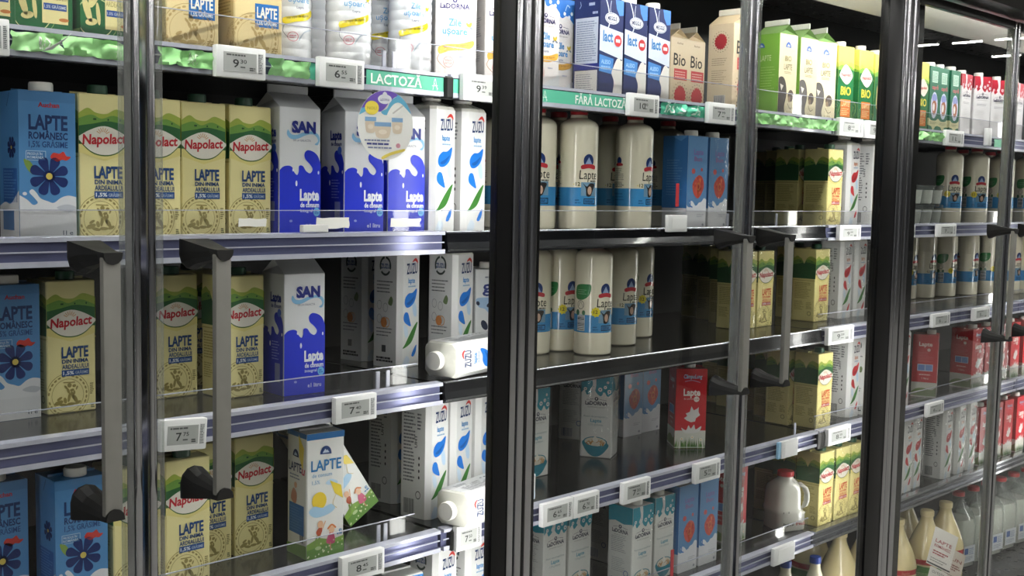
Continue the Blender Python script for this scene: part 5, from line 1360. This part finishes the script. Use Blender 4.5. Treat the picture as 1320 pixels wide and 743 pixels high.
# ------------------------------------------------------------------ price tags on the rails
TAGW = {}
def price_tag(px0, px1, s, big, small, label, tilt=0.0, style='white', zoff=0.0, h=.047, yfront=-.014):
    y = YR+yfront
    zc = RAILTOP[s]-.020+zoff
    xa, xb = x_at(px0, y, zc), x_at(px1, y, zc); w = xb-xa
    t = empty('price_tag', ((xa+xb)/2, y, zc)); t.rotation_euler = (0, R(tilt), 0)
    MB().box(-w/2, w/2, 0, .0125, -h/2, h/2, '#e9e9ea', .0025, 2).build('tag_body', M['tag'], t, smooth=40)
    fx0, fx1, fz0, fz1 = -w*.36, w*.30, -h*.30, h*.30
    sb = MB().box(fx0, fx1, -.0006, -.00005, fz0, fz1, '#a8aaa8')
    A = Art(); W_, H_ = (fx1-fx0)*1000, (fz1-fz0)*1000
    A.ring(W_*.5, H_*.5, 0, 0, 0, '#a8aaa8') if False else None
    A.rows(W_*.08, H_*.80, W_*.6, H_*.12, 1, '#4a4c4c', 1, .7, s+int(px0), .1)
    A.t(big, W_*.27, H_*.22, W_*.075+W_*.11*len(big), H_*.42, '#1d1f20', 2, .012)
    if small: A.t(small, W_*.50, H_*.45, W_*.19, H_*.2, '#1d1f20', 2, .01)
    A.rows(W_*.5, H_*.2, W_*.16, H_*.1, 1, '#4a4c4c', 1, .7, 5, 0); A.rows(W_*.78, H_*.08, W_*.18, H_*.2, 2, '#3a3c3c', 1, .7, 3, .1)
    A.place(sb, W_, H_, lambda u, v, l: (fx0+u, -.0007-l, fz0+v), eps=.0001)
    sb.build('tag_screen', M['paper'], t)
    c = MB().box(w*.34, w*.44, -.0004, -.00005, -h*.33, h*.33, '#d4d5d6')
    A2 = Art().rows(w*340, 0, w*90, h*620, 12, '#55585a', 1, .5, 4, .2)
    A2.place(c, 999, 999, lambda u, v, l: (u, -.0006-l, v-h*.31), eps=.0001); c.build('tag_barcode', M['paper'], t)
    tag(t, label, 'price tag', 'electronic price tags')
    return t
price_tag(-46, 13, 0, '9', '30', 'white price tag cut by the left edge of the photo, top shelf rail')
price_tag(279, 343, 0, '9', '30', 'white price tag reading 9.30 under the cream cartons')
price_tag(412, 470, 0, '6', '55', 'white price tag reading 6.55 under the ribbed bottles')
price_tag(598, 646, 0, '9', '39', 'white price tag under the pale butterfly carton by the first black post')
price_tag(812, 850, 0, '10', '90', 'white price tag under the navy cartons')
price_tag(914, 948, 0, '7', '99', 'white price tag under the bright beige gable carton')
price_tag(1083, 1113, 0, '8', '10', 'white price tag under the left organic carton, top shelf')
price_tag(1118, 1142, 0, '9', '44', 'white price tag left of the second black post, top shelf')
price_tag(1220, 1243, 0, '11', '', 'white price tag under the goat milk cartons')
price_tag(1083, 1110, 1, '9', '99', 'white price tag under the bright yellow carton on the second shelf rail', h=.040)
price_tag(1166, 1180, 1, '8', '', 'white price tag right of the second black post on the second shelf rail', h=.039)
price_tag(1210, 1233, 1, '7', '', 'white price tag in the middle of the fifth door on the second shelf rail', h=.039)
price_tag(207, 267, 2, '7', '75', 'tilted white price tag reading 7.75 right of the door gap on the third shelf', tilt=4, yfront=-.016)
price_tag(433, 486, 2, '7', '40', 'white price tag reading 7.40 under the blue and white gable carton', h=.045)
price_tag(1068, 1101, 2, '9', '39', 'white price tag under the yellow carton on the third shelf rail')
price_tag(1203, 1225, 2, '6', '', 'white price tag over the left red carton on the third shelf rail', h=.041)
price_tag(1256, 1276, 2, '5', '', 'white price tag over the red cartons by the right door gap', h=.041)
price_tag(441, 496, 3, '8', '45', 'white price tag reading 8.45 under the children carton', h=.045)
price_tag(589, 621, 3, '7', '50', 'white price tag reading 7.50 under the lying carton on the fourth shelf')
price_tag(700, 739, 3, '6', '65', 'left one of two neighbouring price tags on the fourth shelf rail')
price_tag(740, 773, 3, '6', '70', 'right one of two neighbouring price tags on the fourth shelf rail')
price_tag(804, 839, 3, '7', '20', 'white price tag alone in the middle of the third door, fourth shelf rail')
price_tag(897, 929, 3, '5', '70', 'white price tag below the lone red carton on the fourth shelf rail')
price_tag(1068, 1097, 3, '8', '30', 'white price tag over the three yellow cartons, left of the second black post', h=.046)
price_tag(1196, 1217, 3, '6', '', 'white price tag under the leftmost red carton on the fourth shelf rail', h=.041)
# blank white holders
def blank_tag(px0, px1, s, label, h, zoff=0.0, edge=None, yfront=-.012):
    y = YR+yfront; zc = RAILTOP[s]-.020+zoff
    xa, xb = x_at(px0, y, zc), x_at(px1, y, zc); w = xb-xa
    t = empty('tag_holder', ((xa+xb)/2, y, zc))
    MB().box(-w/2, w/2, 0, .0105, -h/2, h/2, '#e9e9ea', .002, 2).build('holder_body', M['tag'], t, smooth=40)
    MB().box(-w*.32, w*.42, -.0008, -.00005, -h*.34, h*.34, '#f2f2f2', .0003).build('paper_insert', M['paper'], t)
    if edge: MB().box(-w/2-.012, -w/2-.0002, .002, .010, -h*.48, h*.48, edge, .001).build('holder_edge', M['paper'], t)
    tag(t, label, 'price tag', 'blank tag holders')
blank_tag(862, 886, 1, 'blank white tag holder in front of the blue berry carton, second shelf', .037, .030)
blank_tag(1008, 1029, 3, 'blank white tag with a light blue edge on the fourth shelf rail', .044, 0, '#8fbfe0')
blank_tag(998, 1025, 4, 'blank white tag on the fifth shelf rail under the milk jug', .046)

# torn white stickers on the clear upstand of the second shelf
def torn(px0, px1, s, z0, z1, label, seed):
    y = YR+.0180; rg = random.Random(seed)
    xa, xb = x_at(px0, y, RAILTOP[s]+z0), x_at(px1, y, RAILTOP[s]+z0)
    w = xb-xa; h = z1-z0
    pts = [(0, rg.uniform(0, .1)*h)]
    pts += [(w*k/5, rg.uniform(-.04, .10)*h) for k in range(1, 5)]+[(w*.96, h*.02)]
    pts += [(w*rg.uniform(.94, 1), h*k/4) for k in range(1, 4)]+[(w*.97, h*.95)]
    pts += [(w*k/5, h*rg.uniform(.86, 1)) for k in range(4, 0, -1)]+[(w*.02, h*.97)]
    o = MB().prism(pts, -.0006, 0, 'y', '#e8e6e0').build('torn_sticker', M['paper'])
    o.location = (xa, y, RAILTOP[s]+z0)
    tag(o, label, 'sticker', 'torn stickers on the second shelf')
torn(307, 344, 1, .011, .025, 'torn white sticker in front of the last yellow carton, second shelf', 1)
torn(407, 451, 1, .007, .026, 'torn white sticker between the first two blue gable cartons, second shelf', 2)
torn(503, 543, 1, .008, .024, 'torn white sticker in front of the right blue gable carton', 3)
o = MB().box(0, .052, -.004, .006, 0, .012, '#d9d8d6', .001).build('paper_tab', M['paper'])
o.location = (x_at(388, YR+.008, RAILTOP[1]+.006), YR+.006, RAILTOP[1]+.0018); o.rotation_euler = (0, 0, R(3))
tag(o, 'small white paper tab lying on the second shelf rail under a torn sticker', 'paper tab')
o = MB().box(0, .007, 0, .02, 0, .042, '#b3202a', .001).build('red_tag', M['paper'])
o.location = (x_at(868, YR+.022, RAILTOP[1]+.03), YR+.0008, RAILTOP[1]+.031)
tag(o, 'small red plastic marker beside the blue berry carton on the second shelf', 'marker')
bpy.data.objects.remove(o)
o = MB().box(-.006, .006, -.0012, 0, 0, .052, '#b3202a', .0004).build('red_marker', M['paper'])
o.location = (x_at(873, YR+.0175, RAILTOP[1]+.08), YR+.0175, RAILTOP[1]+.046)
tag(o, 'small red paper marker above the blank tag beside the berry carton, second shelf', 'marker')
o2 = o.copy(); COL.objects.link(o2); o2.location = (x_at(866, YR+.0175, RAILTOP[4]+.05), YR+.0175, RAILTOP[4]+.012); o2.scale = (1, 1, 1.3)
tag(o2, 'small red paper marker beside the left berry carton on the fifth shelf', 'marker')

# ------------------------------------------------------------------ paper strips in the top rail
def strip(px0, px1, col, label, crumple=.004, words=None, seed=1, wcol='#e6f2ea', star=True, n=None):
    y = YR+.001; z1 = RAILTOP[0]-.0075; z0 = RAILTOP[0]-.0335
    xa, xb = x_at(px0, y, z0), x_at(px1, y, z0); w = xb-xa; h = z1-z0
    r0 = empty('paper_strip', (xa, YR+.0012, z0))
    nx = n or max(8, int(w/.006)); nz = 6
    mb = MB(); v = []; f = []; cols = []
    def dy(x, z):
        q = noise.noise(Vector((x*38+seed*7, z*46, seed)))+.6*noise.noise(Vector((x*90, z*100, seed+3)))
        e = min(1, x/w*8, (w-x)/w*8)
        return -abs(q)*crumple*1.6
    for i in range(nx+1):
        for k in range(nz+1):
            x = w*i/nx; z = h*k/nz
            if crumple > .005:                       # ragged, folded edges
                rag = max(0, noise.noise(Vector((x*55, seed*5, .3))))*.55
                z = h*(.5+(k/nz-.5)*(1-rag)) if k > nz/2 else h*(.5+(k/nz-.5)*(1-.5*max(0, noise.noise(Vector((x*60, seed*3, 4.1))))))
            v.append((x, dy(x, z)-.0004, z+(crumple*.6*noise.noise(Vector((x*30, seed, 2))) if k in (nz,) else 0)*.5))
    for i in range(nx):
        for k in range(nz): f.append((i*(nz+1)+k, (i+1)*(nz+1)+k, (i+1)*(nz+1)+k+1, i*(nz+1)+k+1))
    mb.add(v, f, col)
    A = Art(); W_, H_ = w*1000, h*1000
    if words:
        for txt, x, wd in words: A.t(txt, x*W_, H_*.18, wd*W_, H_*.62, wcol, 2, .02)
    if star:
        cx = W_*(.9 if star is True else star)
        A.path([(cx-5, 3), (cx, H_-3), (cx+5, 3)], .9, wcol, 1); A.path([(cx-7, 10), (cx+6, 11)], .9, wcol, 1); A.path([(cx-3, 16), (cx+7, 5)], .7, wcol, 1)
    A.place(mb, W_, H_, lambda u, q, l: (u, dy(u, q)-.0009-l, q), cutu=6 if crumple > .001 else 0)
    mb.build('strip_paper', M['paper'], r0, smooth=60)
    tag(r0, label, 'paper strip', 'paper strips in the top shelf rail')
    return r0
GR = '#a9e29c'; TE = '#52b596'
strip(13, 76, GR, 'crumpled light green paper in the top rail at the left edge of the photo', .013, [('BIO', .55, .2)], 1, '#e9efe4', False)
strip(78, 159, '#a2de95', 'crumpled light green paper left of the door gap in the top rail', .013, None, 2, '#e4f6da', .88)
strip(203, 277, '#9ad98e', 'crumpled light green paper under the cream cartons in the top rail', .012, [('BIO', .5, .2)], 3, '#d6f2cf', .55)
strip(345, 397, '#9cd792', 'crumpled light green paper left of the 6.55 price tag', .013, None, 4, '#d6f2cf', False)
strip(398, 411, TE, 'short teal strip end left of the 6.55 price tag', .003, None, 5, '#dff3ea', False)
strip(472, 576, TE, 'smooth teal strip with white words under the ribbed bottles', .0003, [('FĂRĂ', -.28, .28), ('LACTOZĂ', .05, .62)], 6, '#eef7f2', .84)
strip(584, 597, TE, 'short teal strip by the first black door post', .0003, None, 7, '#dff3ea', False)
strip(690, 811, TE, 'smooth teal strip with white words under the navy cartons', .0003, [('FĂRĂ LACTOZĂ', .40, .56)], 8, '#eef7f2', .09)
strip(851, 913, '#4db897', 'crumpled teal strip with white letters between two price tags', .012, [('ĂRĂ LA', .02, .42), ('ZĂ', .6, .2)], 9, '#dff3ea', False)
strip(949, 1082, '#a8e498', 'crumpled light green paper under the green-sided gable cartons', .012, None, 10, '#d6f2cf', False)
strip(1111, 1117, '#a8e498', 'scrap of light green paper between two price tags, top rail', .003, None, 11, '#d6f2cf', False)
strip(1176, 1219, '#a2de95', 'crumpled light green paper under the goat milk cartons', .012, None, 12, '#d6f2cf', False)
strip(1281, 1302, '#8ad0b0', 'pale teal paper by the right door gap in the top rail', .002, None, 13, '#d6f2cf', False)
# curl of white paper peeling off the green strip
mb = MB(); v = []
for i in range(7):                                    # a torn triangle bending outwards
    t_ = i/6; bend = -.014*math.sin(t_*1.9)
    v += [(.004+.020*t_, bend, -.011+.022*t_+.002), (-.010*(1-t_)+.022*t_, bend-.001, -.013+.024*t_-.010*(1-t_)*0)]
mb.add(v, [(2*i, 2*i+2, 2*i+3, 2*i+1) for i in range(6)], '#e4e4e2')
o = mb.build('paper_curl', M['paper'], None, smooth=60); o.location = (x_at(63, YR-.012, RAILTOP[0]-.02), YR-.013, RAILTOP[0]-.020)
sm = o.modifiers.new('thickness', 'SOLIDIFY'); sm.thickness = .0004
tag(o, 'white paper curl peeling off the green paper in the top rail', 'paper curl')
# pale plug and wires hung in the top rail at the far right
o = MB().box(-.012, .012, -.018, .0, -.02, .035, '#e6e6e4', .003, 2).build('sensor_clip', M['tag'], None, smooth=40)
o.location = (x_at(1271, YR-.004, RAILTOP[0]), YR-.001, RAILTOP[0]-.012)
tag(o, 'white plastic sensor clip on the top rail under the red-topped cartons', 'clip')
# dark plastic joint caps between rails
for px, s, nm in ((578, 0, 'top'), (585, 3, 'fourth')):
    o = MB().box(-.010, .010, -.005, .012, -.043, -.004, '#15151c', .003).build('joint_cap', M['gasket'])
    o.location = (x_at(px, YR, RAILTOP[s]), YR-.0005, RAILTOP[s])
    tag(o, f'small dark plastic cap at the {nm} shelf joint left of the first black post', 'joint cap')
o = MB().box(-.034, .022, -.004, .012, -.050, -.002, '#17171a', .012, 2).build('joint_cap', M['gasket'])
o.location = (x_at(1062, YR, RAILTOP[3]), YR-.0005, RAILTOP[3])
tag(o, 'black plastic joint cap over the three yellow cartons on the fourth shelf', 'joint cap')

# ------------------------------------------------------------------ round yoghurt sign hanging from the top rail
sg = empty('hanging_sign', (x_at(497, YR-.022, 1.56), YR-.022, 1.552))
sg.rotation_euler = (0, 0, R(-22))
rx, rz = .0475, .0575
pts = [(rx*math.cos(2*math.pi*k/48), rz*math.sin(2*math.pi*k/48)*(1 if k > 24 else 1)) for k in range(48)]
mb = MB().prism(pts, -.0006, .0006, 'y', '#ecebe8')
A = Art(); cx, cy = 60, 70
def inside(pts_):
    return pts_
def arcpts(a0, a1, n=14, q=.995): return [(cx+rx*1000*q*math.cos(R(a0+(a1-a0)*k/n)), cy+rz*1000*q*math.sin(R(a0+(a1-a0)*k/n))) for k in range(n+1)]
A.p(arcpts(62, 158)+smooth_pts([(cx-42, cy+20), (cx-26, cy+28), (cx-12, cy+22), (cx-4, cy+26), (cx+6, cy+38), (cx+14, cy+46)], 4, False), '#6a4fb0', 1)
A.p(arcpts(20, 64)+smooth_pts([(cx+18, cy+48), (cx+8, cy+40), (cx+2, cy+28), (cx-8, cy+22), (cx-2, cy+17), (cx+8, cy+20), (cx+12, cy+34), (cx+24, cy+38), (cx+38, cy+26)], 4, False), '#5fa8c8', 2)
A.p(arcpts(152, 164, 6)+[(cx-34, cy+22), (cx-30, cy+30)], '#5fa8c8', 2)
A.e(cx-2, cy+43, 12, 8, '#e6e6ee', 4); A.e(cx-2, cy+50, 4, 5, '#e6e6ee', 4); A.t('LaDORNA', cx-10, cy+40, 16, 4, '#5a5a8a', 5, .01)
A.e(cx-24, cy+28, 12, 11.5, '#ecd653', 4); A.t('NOU', cx-32, cy+25, 16, 5, '#b9a23a', 5, .02)
A.blob([(cx+2, cy+16), (cx+12, cy+34), (cx+22, cy+34), (cx+26, cy+26), (cx+14, cy+14)], '#f2f0ec', 3); A.line(cx+12, cy+20, cx+30, cy+34, 2.5, '#c9c4c0', 4)
for dx, w_, y_ in ((-26, 16, 0), (20, 16, 0), (-5, 24, -8)):
    A.blob([(cx+dx-w_*.5, cy+y_+8), (cx+dx-w_*.5, cy+y_-8), (cx+dx-w_*.3, cy+y_-13), (cx+dx+w_*.3, cy+y_-13), (cx+dx+w_*.5, cy+y_-8), (cx+dx+w_*.5, cy+y_+8)], '#dccbb6', 3)
    A.p([(cx+dx-w_*.6, cy+y_+6), (cx+dx+w_*.6, cy+y_+6), (cx+dx+w_*.6, cy+y_+13), (cx+dx-w_*.6, cy+y_+13)], '#7fa6cf', 4); A.e(cx+dx, cy+y_-3, w_*.3, 4, '#e9dccb', 5)
A.rows(cx-36, cy-27, 44, 3.5, 1, '#7a82a8', 3, .7, 4, .1); A.rows(cx-32, cy-33, 40, 4, 1, '#3f4688', 3, .8, 5, .1); A.rows(cx-30, cy-39, 44, 3.5, 1, '#7a82a8', 3, .7, 6, .1)
A.blob([(cx-6, cy-52), (cx+10, cy-44), (cx+32, cy-38), (cx+32, cy-42), (cx+10, cy-49), (cx-4, cy-56)], '#e4cf5c', 3); A.e(cx+22, cy-33, 4, 4, '#e0a0b0', 4)
A.place(mb, 120, 140, lambda u, v_, l: (u-.060, -.0008-l, v_-.070), eps=.0001)
mb.build('sign_disc', M['paper'], sg)
MB().box(-.010, .010, .0008, .0014, .040, .098, '#dddddd').build('clear_hanger', M['upstand'], sg)
tag(sg, 'round white and purple yoghurt sign hanging below the top rail over blue gable cartons', 'sign')

# folded leaflet hung on the front cream bottle
lf = empty('paper_leaflet', (x_at(1214, YR-.075, .42), YR-.075, .375)); lf.rotation_euler = (R(-18), R(26), R(-34)); lf.scale = (1.45, 1.45, 1.45)
mb = MB().box(-.030, .030, -.0008, 0, -.03, .05, '#d9d4ce'); A = Art()
A.t('LAPTE', 8, 50, 42, 7, '#a8404a', 2, .01); A.t('ROMÂNESC', 8, 40, 42, 6, '#a8404a', 2, .01); A.rows(8, 24, 44, 10, 2, '#a8404a', 2, .5, 3); A.rows(6, 8, 46, 10, 2, '#8a8684', 2, .4, 4); A.r(0, 2, 60, 3, '#3a3a3c', 2)
A.place(mb, 60, 80, lambda u, v_, l: (u-.030, -.001-l, v_-.03)); mb.build('upper_page', M['paper'], lf)
mb = MB().box(.012, .060, .001, .0018, -.045, .022, '#c9bdb0'); A = Art()
A.t('BUN', 6, 44, 36, 7, '#8a4a44', 2, .01); A.rows(6, 24, 36, 14, 3, '#8a5a54', 2, .6, 3); A.rows(6, 6, 36, 10, 2, '#8a8078', 2, .4, 4)
A.place(mb, 48, 67, lambda u, v_, l: (.012+u, .0008-l, v_-.045)); mb.build('rear_page', M['paper'], lf)
mb = MB().box(-.018, .026, -.0012, -.0004, -.085, -.032, '#d4cfc8'); A = Art(); A.e(24, 20, 15, 13, '#b0714a', 2); A.t('CU TOȚII', 6, 42, 30, 5, '#3a3a3c', 2, .01)
A.place(mb, 44, 53, lambda u, v_, l: (-.018+u, -.0014-l, v_-.085)); mb.build('lower_page', M['paper'], lf)
tag(lf, 'folded white leaflet with red words hanging on the front cream bottle', 'leaflet')
